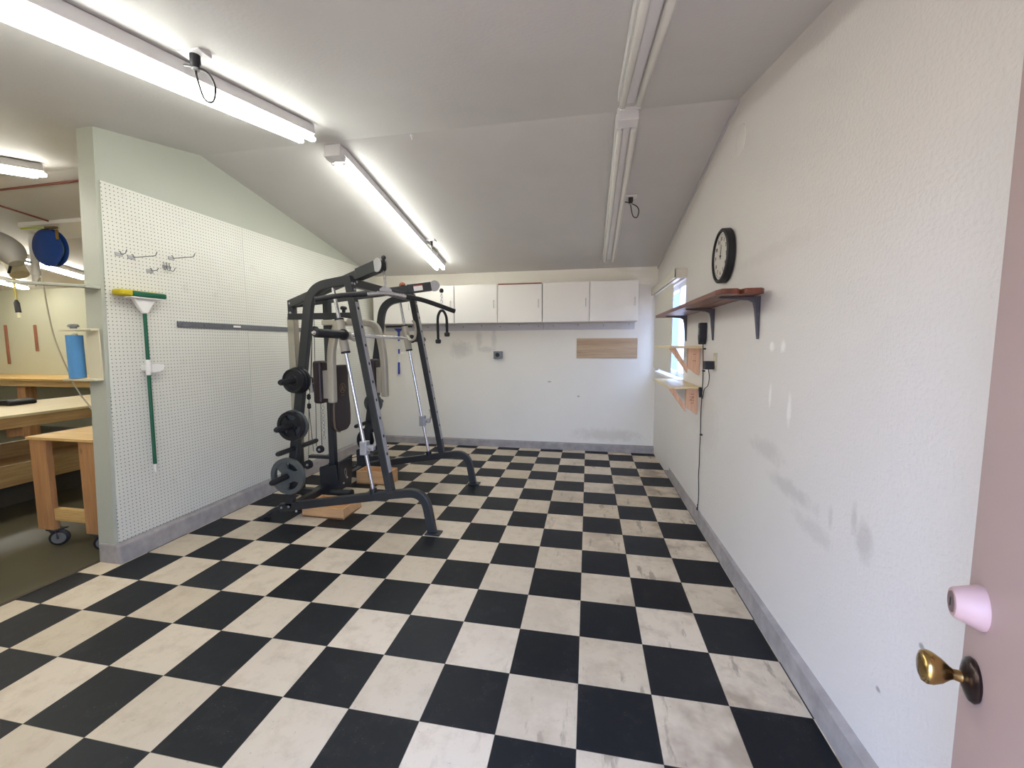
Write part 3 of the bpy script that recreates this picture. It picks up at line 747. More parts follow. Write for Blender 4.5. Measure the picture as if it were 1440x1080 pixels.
# ------------------------------------------------------------------ the exercise machine
YN, YFR, YC = .36, 1.56, .965
gym = thing('home_gym', 'black multi-station exercise machine with slanted uprights standing on the tiles', 'exercise machine', (-2.0, YC, 0))
BK = MAT['black']
def RX(z): return -2.233-.157*(1.276-z)          # rear upright centre
def FX(z): return -1.490-.180*(z-.31)-.006         # front upright centre
def ROD(z): return -1.648-.178*(z-.313)
for sgn, Y in ((-1, YN), (1, YFR)):
    beam = [(-2.56, Y, .105), (-1.42, Y, .312)]
    m = MB(); p = round_path([(-2.50, Y, .115), (-1.50, Y, .293), (-1.215, Y, .335), (-1.155, Y, .012)], .17, 8)
    m.bar(p, .05, .066, (0, 0, 1) if False else (.2, 0, 1)) if False else None
    # swept section kept in the frame's plane
    def sweep(m, p, w, h):
        p = [V(q) for q in p]; vs = []; fs = []; n = len(p)
        for i, q in enumerate(p):
            if i == 0: tt = (p[1]-q).normalized(); k = 1
            elif i == n-1: tt = (q-p[i-1]).normalized(); k = 1
            else:
                a = (q-p[i-1]).normalized(); b = (p[i+1]-q).normalized(); tt = (a+b).normalized(); k = 1/max(.6, math.cos(a.angle(b)/2))
            nn = V((-tt.z, 0, tt.x))
            for s1, s2 in ((-1,-1),(1,-1),(1,1),(-1,1)): vs.append(q+V((0, s1*w/2, 0))+nn*(s2*h/2*k))
        for i in range(n-1):
            for k in range(4): fs.append((i*4+k, i*4+(k+1) % 4, (i+1)*4+(k+1) % 4, (i+1)*4+k))
        fs.append((3,2,1,0)); fs.append(tuple((n-1)*4+k for k in range(4))); m.add(vs, fs)
    m = MB(); sweep(m, p, .05, .066); bb = m.build('base_beam', BK, gym, bevel=.006)
    m = MB(); m.box((-1.205, Y-.045, .0), (-1.085, Y+.045, .012)); m.build('foot_plate', BK, bb, bevel=.003)
    m = MB(); q = round_path([(-2.40, Y-sgn*0.0, .135), (-2.53, Y, .115), (-2.66, Y, .025), (-2.70, Y, .006)], .08, 5); sweep(m, q, .06, .028); m.box((-2.71, Y-.035, 0), (-2.63, Y+.035, .008)); m.build('rear_foot', BK, bb, bevel=.003)
    m = MB()
    for x, z in ((-2.47, .125), (-2.40, .138), (-2.33, .105)): m.lathe((x, Y-.030, z), (0, -1, 0), [(0, .009), (.006, .009), (.0065, 0)], 12)
    m.build('bolt', MAT['strip'], bb)
    # rear upright bending into the top beam
    m = MB(); p = round_path([(RX(.12), Y, .12), (RX(1.945), Y, 1.925), (-1.775, Y, 1.975)], .15, 8); sweep(m, p, .05, .072); ru = m.build('rear_upright', BK, gym, bevel=.006)
    # front upright with a perforated steel face
    m = MB(); sweep(m, [(FX(.31), Y, .31), (FX(2.0), Y, 2.0)], .06, .058); fu = m.build('front_upright', BK, gym, bevel=.004)
    m = MB(); d = .0305; sweep(m, [(FX(.47)+d, Y, .475), (FX(1.80)+d, Y, 1.805)], .050, .003); m.build('perforated_strip', MAT['strip'], fu)
    for k in range(9):
        z = .62+k*.142; c0 = V((FX(z)+d+.0016, Y, z)); nn = V((1, 0, .18)).normalized()
        m = MB(); m.lathe(c0-nn*.001, nn, [(0, .0125), (.0022, .0125), (.0023, 0)], 14); m.build('adjustment_hole', MAT['blackmatte'], fu)
    m = MB()
    for dz, dy in ((1.945, -.018), (1.945, .018), (1.90, 0)): m.lathe((FX(dz)+.030, Y+dy, dz), (1, 0, .18), [(0, .009), (.006, .009), (.0065, 0)], 10)
    m.build('bolt', MAT['strip'], fu)
    # guide rod, linear carriage with hook, safety stop
    m = MB(); m.tube([(ROD(.30), Y, .30), (ROD(1.93), Y, 1.93)], .0145, 16); gr = m.build('guide_rod', MAT['chrome'], gym, smooth=True)
    m = MB(); m.tube([(ROD(.295), Y, .290), (ROD(.33), Y, .33)], .030, 16); m.build('rod_collar', MAT['blackmatte'], gr, smooth=True)
    m = MB(); m.tube([(ROD(1.42), Y, 1.42), (ROD(1.67), Y, 1.67)], .034, 20); car = m.build('slide_carriage', MAT['beige'], gym, smooth=True)
    m = MB(); m.tube([(ROD(1.412), Y, 1.410), (ROD(1.424), Y, 1.424)], .035, 20); m.tube([(ROD(1.667), Y, 1.667), (ROD(1.68), Y, 1.68)], .035, 20); m.build('carriage_seal', MAT['blackmatte'], car, smooth=True)
    yi = Y+.062 if sgn < 0 else Y-.062
    hk = round_path([(-1.80, yi, 1.515), (-1.755, yi, 1.53), (-1.735, yi, 1.60), (-1.75, yi, 1.70), (-1.772, yi, 1.725)], .05, 5)
    m = MB(); m.tube(hk, .013, 12); m.tube([(-1.845, Y-.04, 1.565), (-1.80, yi, 1.515)], .016, 10); m.build('rack_hook', MAT['beige'], car, smooth=True)
    m = MB(); zz = .66; m.box((ROD(zz)-.030, Y-.030, zz-.055), (ROD(zz)+.030, Y+.030, zz+.055)); m.box((ROD(zz)+.02, Y-.02, zz-.02), (ROD(zz)+.085, Y+.02, zz+.025)); ss = m.build('safety_stop', MAT['strip'], gym, bevel=.006)
    m = MB(); m.tube(round_path([(ROD(zz)+.07, Y, zz), (ROD(zz)+.10, Y, zz+.05), (ROD(zz)+.085, Y, zz+.13)], .04), .012, 10); m.build('stop_hook', MAT['beige'], ss, smooth=True)
    m = MB(); m.lathe((ROD(zz)+.055, Y-.02, zz+.003), (0, -1, 0), [(0, .011), (.008, .011), (.009, 0)], 12); m.build('stop_knob', MAT['chrome'], ss)
    # plate pegs
    for z in (1.195, .83, .41):
        m = MB(); x = RX(z); m.tube([(x, Y+sgn*.02, z), (x, Y+sgn*.235, z), (x, Y+sgn*.25, z)], [.0235, .0235, .017], 16); m.build('weight_peg', MAT['blackmatte'], gym, smooth=True)
    m = MB(); z = .63; x = RX(z); m.tube([(x, Y+sgn*.21, z), (x, Y+sgn*.195, z), (x, Y-sgn*.27, z), (x, Y-sgn*.285, z)], [.015, .02, .02, .015], 16); m.build('weight_peg', MAT['blackmatte'], gym, smooth=True)

# cross members
m = MB(); m.box((-1.815, YN+.02, 1.925), (-1.765, YFR-.02, 1.99)); cb = m.build('front_crossbeam', BK, gym, bevel=.005)
m = MB()
for y in (YN+.06, YFR-.06): m.lathe((-1.765, y, 1.965), (1, 0, 0), [(0, .009), (.006, .009), (.0065, 0)], 10)
m.build('bolt', MAT['strip'], cb)
m = MB(); m.box((-2.45, YN, .085), (-2.39, YFR, .145)); m.build('rear_crossbeam', BK, gym, bevel=.005)
m = MB(); m.box((-2.80, YC-.035, .0), (-2.35, YC+.035, .06)); m.build('floor_beam', BK, gym, bevel=.005)
# rear centre post with a bright sleeve
m = MB(); m.box((-2.795, YC-.03, .0), (-2.735, YC+.03, 1.90)); rp = m.build('rear_post', BK, gym, bevel=.004)
m = MB(); m.box((-2.800, YC-.036, .48), (-2.730, YC+.036, 1.74)); m.build('post_sleeve', MAT['sleeve'], rp, bevel=.003)
m = MB()
for z in (1.87, 1.78, 1.755): m.lathe((-2.765, YC-.031, z), (0, -1, 0), [(0, .011), (.007, .011), (.0075, 0)], 10)
m.build('bolt', MAT['strip'], rp)
# seat post
m = MB(); m.box((-2.425, YC-.028, .05), (-2.365, YC+.028, 1.90)); m.build('seat_post', BK, gym, bevel=.004)
m = MB(); m.box((-2.76, .885, 1.713), (-2.095, .935, 1.770)); ca = m.build('arm_beam', BK, gym, bevel=.004)
m = MB(); m.lathe((-2.19, .91, 1.768), (0, 0, 1), [(0, .016), (.028, .016), (.030, .027), (.048, .030), (.060, .022), (.063, 0)], 18); m.build('pull_knob', MAT['blackmatte'], ca, smooth=True)
m = MB(); m.box((-2.40, .87, 1.655), (-2.09, 1.05, 1.705)); m.build('arm_pivot', MAT['beige'], gym, bevel=.01)
# two booms fanning out from the rear post
for B, nm in (((-1.575, .398, 2.072), 1), ((-1.575, 1.532, 2.072), 2)):
    A = V((-2.78, YC, 1.865)); B = V(B); d = (B-A).normalized()
    m = MB(); m.bar([A, A+(B-A)*.90], .052, .075, (0, 0, 1)); m.bar([A+(B-A)*.82, B], .068, .09, (0, 0, 1)); bo = m.build('pulley_boom', BK, gym, bevel=.006)
    side = V((0, 0, 1)).cross(d).normalized()
    m = MB()
    for s in (-1, 1):
        c0 = B+d*.035+side*(s*.026)
        m.lathe(c0, side*s, [(0, .052), (.004, .052), (.0041, 0)], 28)
    m.build('pulley_cheek', MAT['strip'], bo)
    m = MB(); m.lathe(B+d*.035-side*.02, side, [(0, .045), (.008, .045), (.02, .036), (.032, .045), (.04, .045), (.0401, 0)], 28); m.build('pulley_wheel', MAT['blackmatte'], bo, smooth=True)
    if nm == 2:
        c0 = A+(B-A)*.90-side*.035; u = V((0, 0, 1)); u = (u-d*u.dot(d)).normalized()
        for nme, z0, z1, mt in (('warning_label', -.030, .016, 'plastic'), ('label_header', .016, .027, 'red')):
            m = MB(); m.prism([c0-d*.045+u*z0, c0+d*.045+u*z0, c0+d*.045+u*z1, c0-d*.045+u*z1], side*.0, -side*.0012); m.build(nme, MAT[mt], bo)
        m = MB(); m.lathe(A+(B-A)*.79+u*.04, u, [(0, .034), (.02, .03), (.035, .016), (.038, 0)], 9); m.build('cloth_scrap', MAT['rose'], bo)

# smith bar with its sleeves
m = MB(); m.tube([(-1.84, -.045, 1.560), (-1.84, -.03, 1.560), (-1.84, -.029, 1.560), (-1.84, 1.93, 1.532)], [.009, .009, .015, .015], 24); sb = m.build('smith_bar', MAT['chrome'], gym, smooth=True)
for y0, y1 in ((.335, -.02), (1.62, 1.95)):
    f = lambda y: 1.560-(y+.06)*.0141
    m = MB(); s = 1 if y1 > y0 else -1
    m.tube([(-1.84, y0, f(y0)), (-1.84, y0+s*.012, f(y0)), (-1.84, y0+s*.013, f(y0)), (-1.84, y1-s*.01, f(y1)), (-1.84, y1, f(y1))], [.044, .044, .032, .032, .027], 20); m.build('bar_sleeve', MAT['blackmatte'], sb, smooth=True)
m = MB(); m.tube([(-1.84, .35, 1.553), (-1.84, .375, 1.553)], .040, 20); m.build('bar_collar', MAT['beige'], sb, smooth=True)

# pec arms
def pec(path, pad, plate):
    m = MB(); m.bar(round_path(path, .14, 7), .062, .062, (1, 0, 0) if False else (0, 1, 0)); a = m.build('pec_arm', MAT['beige'], gym, bevel=.012)
    m = MB(); m.box(*plate); m.build('arm_plate', MAT['beige'], a, bevel=.004)
    m = MB(); m.box(*pad); m.build('arm_pad', MAT['vinyl'], a, bevel=.025, seg=4)
pec([(-2.12, .90, 1.682), (-2.14, .74, 1.685), (-2.205, .715, 1.45), (-2.21, .715, .96)], ((-2.365, .655, .955), (-2.28, .775, 1.335)), ((-2.283, .685, 1.0), (-2.235, .745, 1.25)))
pec([(-2.12, 1.02, 1.682), (-2.02, 1.20, 1.685), (-1.96, 1.21, 1.40), (-1.955, 1.21, .96)], ((-2.115, 1.15, .955), (-2.03, 1.27, 1.335)), ((-2.033, 1.18, 1.0), (-1.985, 1.24, 1.25)))

# backrest
xf = -2.268; t_ = .068
prof = [(1.285, .095), (1.27, .112), (1.10, .112), (.98, .118), (.88, .132), (.78, .135), (.70, .125), (.668, .085), (.655, .05)]
poly = [(xf, YC+w, z) for z, w in prof]+[(xf, YC-w, z) for z, w in reversed(prof)]
m = MB(); m.prism(poly, (0, 0, 0), (-t_, 0, 0)); br = m.build('backrest', MAT['vinyl'], gym, bevel=.014, seg=4)
m = MB(); pts = [V((xf-.012, YC-w-.001, z)) for z, w in prof[2:]]; m.tube(pts, .009, 8); m.build('edge_piping', MAT['tanplate'], br, smooth=True)
m = MB(); c0 = V((xf+.0005, YC+.0, 1.065))
m.tube(arc(c0, 0, 2*PI, .045, 28, (0, 1, 0), (0, 0, 1))[:-1], .0022, 6, closed=True)
for s in (-1, 1):
    m.tube([c0+V((0, s*.004, .032)), c0+V((0, s*.012, 0)), c0+V((0, s*.024, -.030))], .0022, 6)
    m.tube([c0+V((0, 0, .012)), c0+V((0, s*.014, -.022))], .0018, 6)
m.tube([c0+V((0, -.03, -.066)), c0+V((0, .03, -.066))], .002, 6); m.build('emblem', MAT['gold'], br)

# cables and pulleys
m = MB()
for a, b in (((-2.547, .955, 1.72), (-2.60, .955, 1.12)), ((-2.60, .955, 1.12), (-2.63, .955, .88)), ((-2.628, .955, .86), (-2.66, .955, .33)), ((-2.628, .955, .86), (-2.60, .955, .44)), ((-2.53, .955, 1.72), (-2.565, .955, .49)), ((-2.50, .955, 1.0), (-2.505, .955, .50)), ((-2.555, .95, 1.60), (-2.585, .95, 1.10))): m.tube([a, b], .003, 6)
m.tube([(-2.30, .96, .36), (-2.05, 1.1, .42), (-1.95, 1.25, .45)], .004, 6)
m.build('steel_cable', MAT['cable'], gym)
for x, y, z, r in ((-2.53, .955, 1.61, .042), (-2.575, .955, 1.065, .040), (-2.60, .955, 1.135, .032), (-2.508, .93, .470, .036), (-2.645, .93, .312, .043)):
    m = MB(); m.lathe((x, y-.015, z), (0, 1, 0), [(0, r), (.006, r), (.015, r*.8), (.024, r), (.03, r), (.0301, 0)], 24); pw = m.build('pulley_wheel', MAT['blackmatte'], gym, smooth=True)
    m = MB(); m.lathe((x, y-.016, z), (0, -1, 0), [(0, .012), (.008, .010), (.009, 0)], 12); m.build('pulley_bolt', MAT['strip'], pw)
m = MB(); m.bar([(-2.585, .93, 1.155), (-2.57, .93, 1.02)], .012, .03, (1, 0, 0)); m.build('pulley_bracket', MAT['strip'], gym, bevel=.003)
for z in (.975, .885): 
    m = MB(); m.lathe((-2.625, .955, z-.03), (0, 0, 1), [(0, .004), (.012, .018), (.048, .018), (.06, .004)], 14); m.build('cable_stop', MAT['blackmatte'], gym, smooth=True)
m = MB(); m.box((-2.64, .93, .375), (-2.42, .98, .405)); m.build('pulley_arm', BK, gym, bevel=.004)
m = MB()
for k in range(12):
    z = .98-k*.036; m.tube(arc((-2.475, .95, z), 0, 2*PI, .013, 8, (1, 0, 0) if k % 2 else (0, 1, 0), (0, 0, 1.5))[:-1], .0028, 6, closed=True)
m.build('chain', MAT['chrome'], gym)
# low pulley housing, foot plate, low row lever
m = MB(); m.prism([(-2.49, .90, .04), (-2.49, .90, .31), (-2.32, .90, .335), (-2.30, .90, .09)], (0, -.01, 0), (0, .0, 0)); m.prism([(-2.49, 1.03, .04), (-2.49, 1.03, .31), (-2.32, 1.03, .335), (-2.30, 1.03, .09)], (0, -.01, 0), (0, .0, 0))
m.box((-2.50, .89, .04), (-2.48, 1.03, .30)); m.build('low_pulley_housing', BK, gym, bevel=.004)
m = MB(); m.hexa([(-2.33, .91, .07), (-2.31, .91, .07), (-2.31, 1.13, .07), (-2.33, 1.13, .07)], [(-2.31, .91, .36), (-2.29, .91, .36), (-2.29, 1.13, .38), (-2.31, 1.13, .38)]); fp = m.build('foot_plate', BK, gym, bevel=.004)
m = MB()
for y, z in ((.94, .33), (1.10, .34), (.98, .13), (1.04, .17)): m.lathe((-2.305, y, z), (1, 0, 0), [(0, .010), (.007, .010), (.0075, 0)], 10)
m.build('bolt', MAT['strip'], fp)
m = MB(); m.tube(arc((-2.292, 1.0, .235), 0, 2*PI, .016, 14, (0, 1, 0), (0, 0, 2.4))[:-1], .003, 6, closed=True); m.build('snap_hook', MAT['chrome'], fp, smooth=True)
m = MB(); m.tube([(-2.46, .88, .062), (-2.17, .88, .072)], .032, 18); rl = m.build('foot_roller', BK, gym, smooth=True)
m = MB(); m.tube([(-2.172, .88, .072), (-2.155, .88, .072)], .036, 18); m.build('roller_cap', MAT['blackmatte'], rl, smooth=True)
m = MB(); m.prism([(-2.26, 1.18, .42), (-2.20, 1.18, .44), (-2.10, 1.18, .36), (-2.02, 1.18, .37), (-2.02, 1.18, .33), (-2.10, 1.18, .31), (-2.20, 1.18, .25), (-2.26, 1.18, .26)], (0, -.03, 0), (0, .03, 0)); m.build('row_lever', BK, gym, bevel=.006)

# ---- plates on the pegs
PG = 'weight plates on the machine'
def solid_plate(x, y, z, r, th, mat, label, nm='weight_plate'):
    s = 1; m = MB()
    m.lathe((x, y, z), (0, 1, 0), [(0, .024), (0, .040), (th*.18, .044), (th*.22, r*.80), (0, r*.84), (0, r-.004), (th*.2, r), (th*.8, r), (th, r-.004), (th, r*.84), (th*.78, r*.80), (th*.82, .044), (th, .040), (th, .024)], 40)
    return tag(m.build(nm, MAT[mat], smooth=True), label, 'weight plate', PG)
def grip_plate(x, y, z, r, th, mat, label, rot=0, hub=None):
    m = MB(); o = V((x, y, z)); yv = V((0, 1, 0))
    def ring(r0, r1, t0, t1, seg=48):
        vs = []; fs = []
        for k in range(seg):
            a = 2*PI*k/seg; e = V((math.cos(a), 0, math.sin(a)))
            vs += [o+e*r0+yv*t0, o+e*r1+yv*t0, o+e*r1+yv*t1, o+e*r0+yv*t1]
        for k in range(seg):
            j = (k+1) % seg
            for q in range(4): fs.append((k*4+q, k*4+(q+1) % 4, j*4+(q+1) % 4, j*4+q))
        m.add(vs, fs)
    ring(r*.76, r, 0, th); ring(.024, r*.30, 0, th); ring(r*.28, r*.40, th*.2, th*.8)
    for k in range(3):
        a0 = rot+k*2*PI/3; hw = .46; n = 8; pin = []; pout = []
        for q in range(n+1):
            a = a0-hw+2*hw*q/n; pout.append(o+V((math.cos(a), 0, math.sin(a)))*r*.78)
            a = a0-hw*1.5+3*hw*q/n; pin.append(o+V((math.cos(a), 0, math.sin(a)))*r*.36)
        m.prism(pout+list(reversed(pin)), yv*th*.22, yv*th*.78)
    return tag(m.build('weight_plate', MAT[mat], bevel=.002), label, 'weight plate', PG)
z = 1.195; x = RX(z)
solid_plate(x, .306, z, .108, .026, 'iron', 'black weight plate on the upper near peg, tight against the upright')
solid_plate(x, .278, z, .102, .026, 'iron', 'black weight plate on the upper near peg, in the middle of the three')
solid_plate(x, .250, z, .096, .026, 'iron', 'black weight plate on the upper near peg, outermost of the three')
z = .83; x = RX(z)
solid_plate(x, .304, z, .126, .028, 'greyiron', 'grey-edged weight plate on the second near peg, behind the black one')
grip_plate(x, .268, z, .118, .033, 'iron', 'black three-spoke weight plate on the second near peg, outermost', .5)
z = .41; x = RX(z)
grip_plate(x, .285, z, .150, .034, 'greyiron', 'large grey three-spoke weight plate low on the near side', 0.02)
z = 1.195; x = RX(z); solid_plate(x, 1.59, z, .095, .026, 'iron', 'black weight plate high on the far side of the machine')
z = .83; x = RX(z); solid_plate(x, 1.59, z, .108, .028, 'greyiron', 'grey weight plate at mid height on the far side of the machine')
z = .41; x = RX(z); grip_plate(x, 1.588, z, .142, .03, 'iron', 'black spoked weight plate low on the far side, next to the upright', .6)
solid_plate(x, 1.622, z, .150, .03, 'tanplate', 'brownish weight plate low on the far side, behind the black spoked plate')

# ---- lat bar hanging from the near boom
t = thing('lat_bar', 'chrome lat pulldown bar with black grips hanging from the near boom', 'lat bar', (-1.505, .385, 1.86))
Lp, C, Rp = V((-1.90, .078, 1.800)), V((-1.504, .385, 1.868)), V((-1.062, .715, 1.748))
d1 = (C-Lp); 
full = spline([Lp, C+(Lp-C)*.62+V((0,0,.012)), C+(Lp-C)*.28+V((0,0,.006)), C, C+(Rp-C)*.28+V((0,0,.014)), C+(Rp-C)*.55+V((0,0,.022)), Rp], 6)
m = MB(); m.tube(full, .0135, 14); m.build('bar', MAT['chrome'], t, smooth=True)
n = len(full)
m = MB(); a = full[:int(n*.36)]; m.tube(a, .0185, 14); m.build('grip', MAT['blackmatte'], t, smooth=True)
m = MB(); a = full[int(n*.66):]; m.tube(a, .0185, 14); m.build('grip', MAT['blackmatte'], t, smooth=True)
ud = (Rp-Lp).normalized()
m = MB(); m.prism([C-ud*.045+V((0,0,.012)), C+ud*.045+V((0,0,.012)), C+ud*.045+V((0,0,.03)), C+ud*.015+V((0,0,.052)), C-ud*.015+V((0,0,.052)), C-ud*.045+V((0,0,.03))], (-.004, .004, 0), (.004, -.004, 0)); m.build('hanger_plate', MAT['strip'], t, bevel=.002)
T0 = V((-1.517, .39, 2.04))
def chain_links(a, b, n, r=.010):
    m = MB(); d = (b-a)/n
    for k in range(n):
        c = a+d*(k+.5); m.tube(arc(c, 0, 2*PI, r, 10, (1, 0, 0) if k % 2 else (0, 1, 0), (0, 0, 1.75))[:-1], .0026, 6, closed=True)
    return m
chain_links(C+V((0,0,.046)), T0, 7, .011).build('chain', MAT['chrome'], t, smooth=True)
m = MB(); m.lathe(T0+V((0,0,-.004)), (0, 0, 1), [(0, .008), (.01, .020), (.035, .020), (.045, .010), (.085, .010), (.09, .016), (.105, .018), (.115, .010), (.116, 0)], 16); m.build('cable_stopper', MAT['blackmatte'], t, smooth=True)

# ---- triceps rope from the far boom
t = thing('triceps_rope', 'black braided triceps rope hanging from the far boom', 'rope', (-1.468, 1.55, 1.5))
top = V((-1.468, 1.55, 1.825)); ee1 = V((-1.505, 1.525, 1.52)); ee2 = V((-1.425, 1.575, 1.592))
pts = spline([ee1, ee1+V((-.002,0,.12)), V((-1.508, 1.535, 1.755)), V((-1.490, 1.545, 1.812)), top+V((0,0,.0)), V((-1.446, 1.558, 1.808)), V((-1.428, 1.57, 1.755)), ee2+V((.0,0,.08)), ee2], 6)
m = MB(); m.tube(pts, .0135, 12); m.build('rope', MAT['rope'], t, smooth=True)
for e in (ee1, ee2):
    m = MB(); m.lathe(e+V((0,0,-.035)), (0, 0, 1), [(0, .018), (.006, .027), (.03, .030), (.042, .024), (.046, .012)], 18); m.build('rope_end', MAT['blackmatte'], t, smooth=True)
chain_links(top+V((0,0,.008)), V((-1.47, 1.55, 2.01)), 7, .011).build('chain', MAT['chrome'], t, smooth=True)
m = MB(); m.lathe((-1.47, 1.55, 2.005), (0, 0, 1), [(0, .008), (.008, .020), (.03, .022), (.045, .012), (.046, 0)], 16); m.build('cable_stopper', MAT['blackmatte'], t, smooth=True)

# ------------------------------------------------------------------ partition end: towels, board
ye = pend(1.4)
t = thing('towel_holder', 'cream paper towel holder screwed to the end of the partition', 'towel holder', (-3.2, ye, 1.24))
m = MB(); m.box((-3.235, ye-.012, 1.245), (-3.125, ye-.001, 1.585)); m.build('back_plate', MAT['cream'], t, bevel=.004)
for z in (1.245, 1.573):
    m = MB(); m.box((-3.40, ye-.055, z), (-3.125, ye-.001, z+.014)); m.build('arm', MAT['cream'], t, bevel=.004)
m = MB(); m.lathe((-3.314, ye-.022, 1.587), (0, 0, 1), [(0, .018), (.012, .018), (.014, .030), (.02, .030), (.03, .022), (.031, 0)], 18); m.build('spindle_cap', MAT['grey'], t, smooth=True)
m = MB(); m.lathe((-3.314, ye-.022, 1.262), (0, 0, 1), [(0, .016), (0, .043), (.283, .043), (.283, .016)], 40); rl = tag(m.build('paper_towel_roll', MAT['towel'], smooth=True), 'blue paper towel roll standing in the cream holder', 'paper towels')
m = MB(); m.lathe((-3.314, ye-.022, 1.26), (0, 0, 1), [(0, .017), (.296, .017), (.2961, 0)], 20); m.build('cardboard_core', MAT['cream'], rl, smooth=True)
ye = pend(1.85)
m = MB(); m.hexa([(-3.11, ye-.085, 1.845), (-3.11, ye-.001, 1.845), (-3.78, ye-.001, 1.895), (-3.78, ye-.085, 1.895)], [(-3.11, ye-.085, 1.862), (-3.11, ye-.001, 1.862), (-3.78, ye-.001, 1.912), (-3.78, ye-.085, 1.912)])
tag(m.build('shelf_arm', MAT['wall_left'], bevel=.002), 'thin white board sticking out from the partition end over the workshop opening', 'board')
m = MB(); m.tube(spline([(-3.750, -.36, 1.891), (-3.697, -.36, 1.947), (-3.678, -.36, 1.898), (-3.666, -.36, 1.752), (-3.634, -.36, 1.556), (-3.583, -.36, 1.408), (-3.534, -.36, 1.299), (-3.494, -.36, 1.210), (-3.441, -.36, 1.131), (-3.380, -.36, 1.063), (-3.310, -.36, 0.975)], 6), .0045, 8)
tag(m.build('extension_cord', MAT['greycord'], smooth=True), 'thin beige cord drooping past the blue towel roll', 'cord')

# ------------------------------------------------------------------ workshop
# rolling cart
t = thing('rolling_cart', 'wooden cart on black casters beside the partition end', 'cart', (-3.7, -.1, 0))
cx0, cx1, cy0, cy1, ct = -3.965, -3.365, -.36, .25, .80
m = MB(); m.box((cx0-.012, cy0-.012, ct), (cx1, cy1, ct+.020)); m.build('top', MAT['pine'], t, bevel=.002)
for xa, ya in ((cx0, cy0), (cx1-.15, cy0), (cx0, cy1-.04), (cx1-.15, cy1-.04)):
    m = MB(); m.box((xa, ya, .124), (xa+.152, ya+.04, ct)); m.build('leg', MAT['pinez'], t, bevel=.003)
for ya in (cy0+.012, cy1-.08):
    m = MB(); m.box((cx0+.05, ya, .195), (cx1-.05, ya+.038, .285)); m.build('rail', MAT['pine'], t, bevel=.003)
m = MB(); m.box((cx0+.05, cy1-.08, ct-.09), (cx1-.05, cy1-.042, ct-.001)); m.build('rail', MAT['pine'], t, bevel=.003)
for xa, ya in ((cx0+.125, cy0+.035), (cx1-.06, cy0+.035), (cx0+.125, cy1-.05), (cx1-.06, cy1-.05)):
    wx = xa+.035
    m = MB(); m.box((xa-.05, ya-.04, .116), (xa+.045, ya+.04, .1235))
    for dy in (-.026, .023): m.prism([(xa-.055, ya+dy, .117), (xa+.02, ya+dy, .117), (wx+.012, ya+dy, .055), (wx-.014, ya+dy, .050)], (0, 0, 0), (0, .003, 0))
    c = m.build('caster', MAT['darkmetal'], t)
    m = MB(); m.lathe((wx, ya-.018, .058), (-.8, 1, 0), [(0, .030), (.001, .042), (.004, .047), (.010, .058), (.026, .058), (.032, .047), (.035, .042), (.036, .030)], 32); w = m.build('wheel', MAT['blackmatte'], c, smooth=True)
    m = MB(); m.lathe((wx, ya-.019, .058), (-.8, 1, 0), [(0, 0), (0, .041), (.038, .041), (.038, 0)], 24); m.build('hub', MAT['grey'], w)

# long bench along the room
t = thing('workbench', 'long plywood-topped workbench behind the wood cart', 'workbench', (-5.2, .6, 0))
m = MB(); m.box((-5.75, -2.4, .878), (-4.69, 1.55, .900)); m.build('top', MAT['ply'], t, bevel=.002)
m = MB(); m.box((-4.75, -2.38, .785), (-4.71, 1.53, .877)); m.build('apron', MAT['piney'], t, bevel=.002)
m = MB(); m.box((-5.73, -2.38, .785), (-5.69, 1.53, .877)); m.build('apron', MAT['piney'], t, bevel=.002)
m = MB(); m.box((-4.80, -.02, .705), (-4.76, .07, .877)); m.build('support_block', MAT['pinez'], t, bevel=.002)
for z0, z1, x in ((.45, .54, -5.52), (.19, .375, -5.20)):
    m = MB(); m.box((x, -2.3, z0), (x+.04, 1.5, z1)); m.build('rail', MAT['piney'], t, bevel=.002)
m = MB(); m.box((-5.55, -2.3, .376), (-5.16, 1.5, .388)); m.build('shelf', MAT['piney'], t)
m = MB(); m.box((-5.556, -2.3, .30), (-5.522, 1.5, .449)); m.build('back_board', MAT['piney'], t)
for x in (-5.70, -5.30):
    for y in (-2.3, 1.42):
        m = MB(); m.box((x, y, 0.0), (x+.085, y+.085, .785)); m.build('leg', MAT['pinez'], t)
m = MB(); m.box((-5.66, -2.25, -.005), (-5.24, 1.46, .17)); m.build('plinth', MAT['darkwood'], t)
m = MB(); m.prism([(-5.60, .36, .901), (-5.42, .36, .901), (-5.42, .36, .935), (-5.47, .36, .955), (-5.60, .36, .945)], (0, 0, 0), (0, .22, 0))
tag(m.build('tool_pouch', MAT['blackmatte'], bevel=.015, seg=3), 'black tool lying on the plywood workbench at the left edge', 'tool')
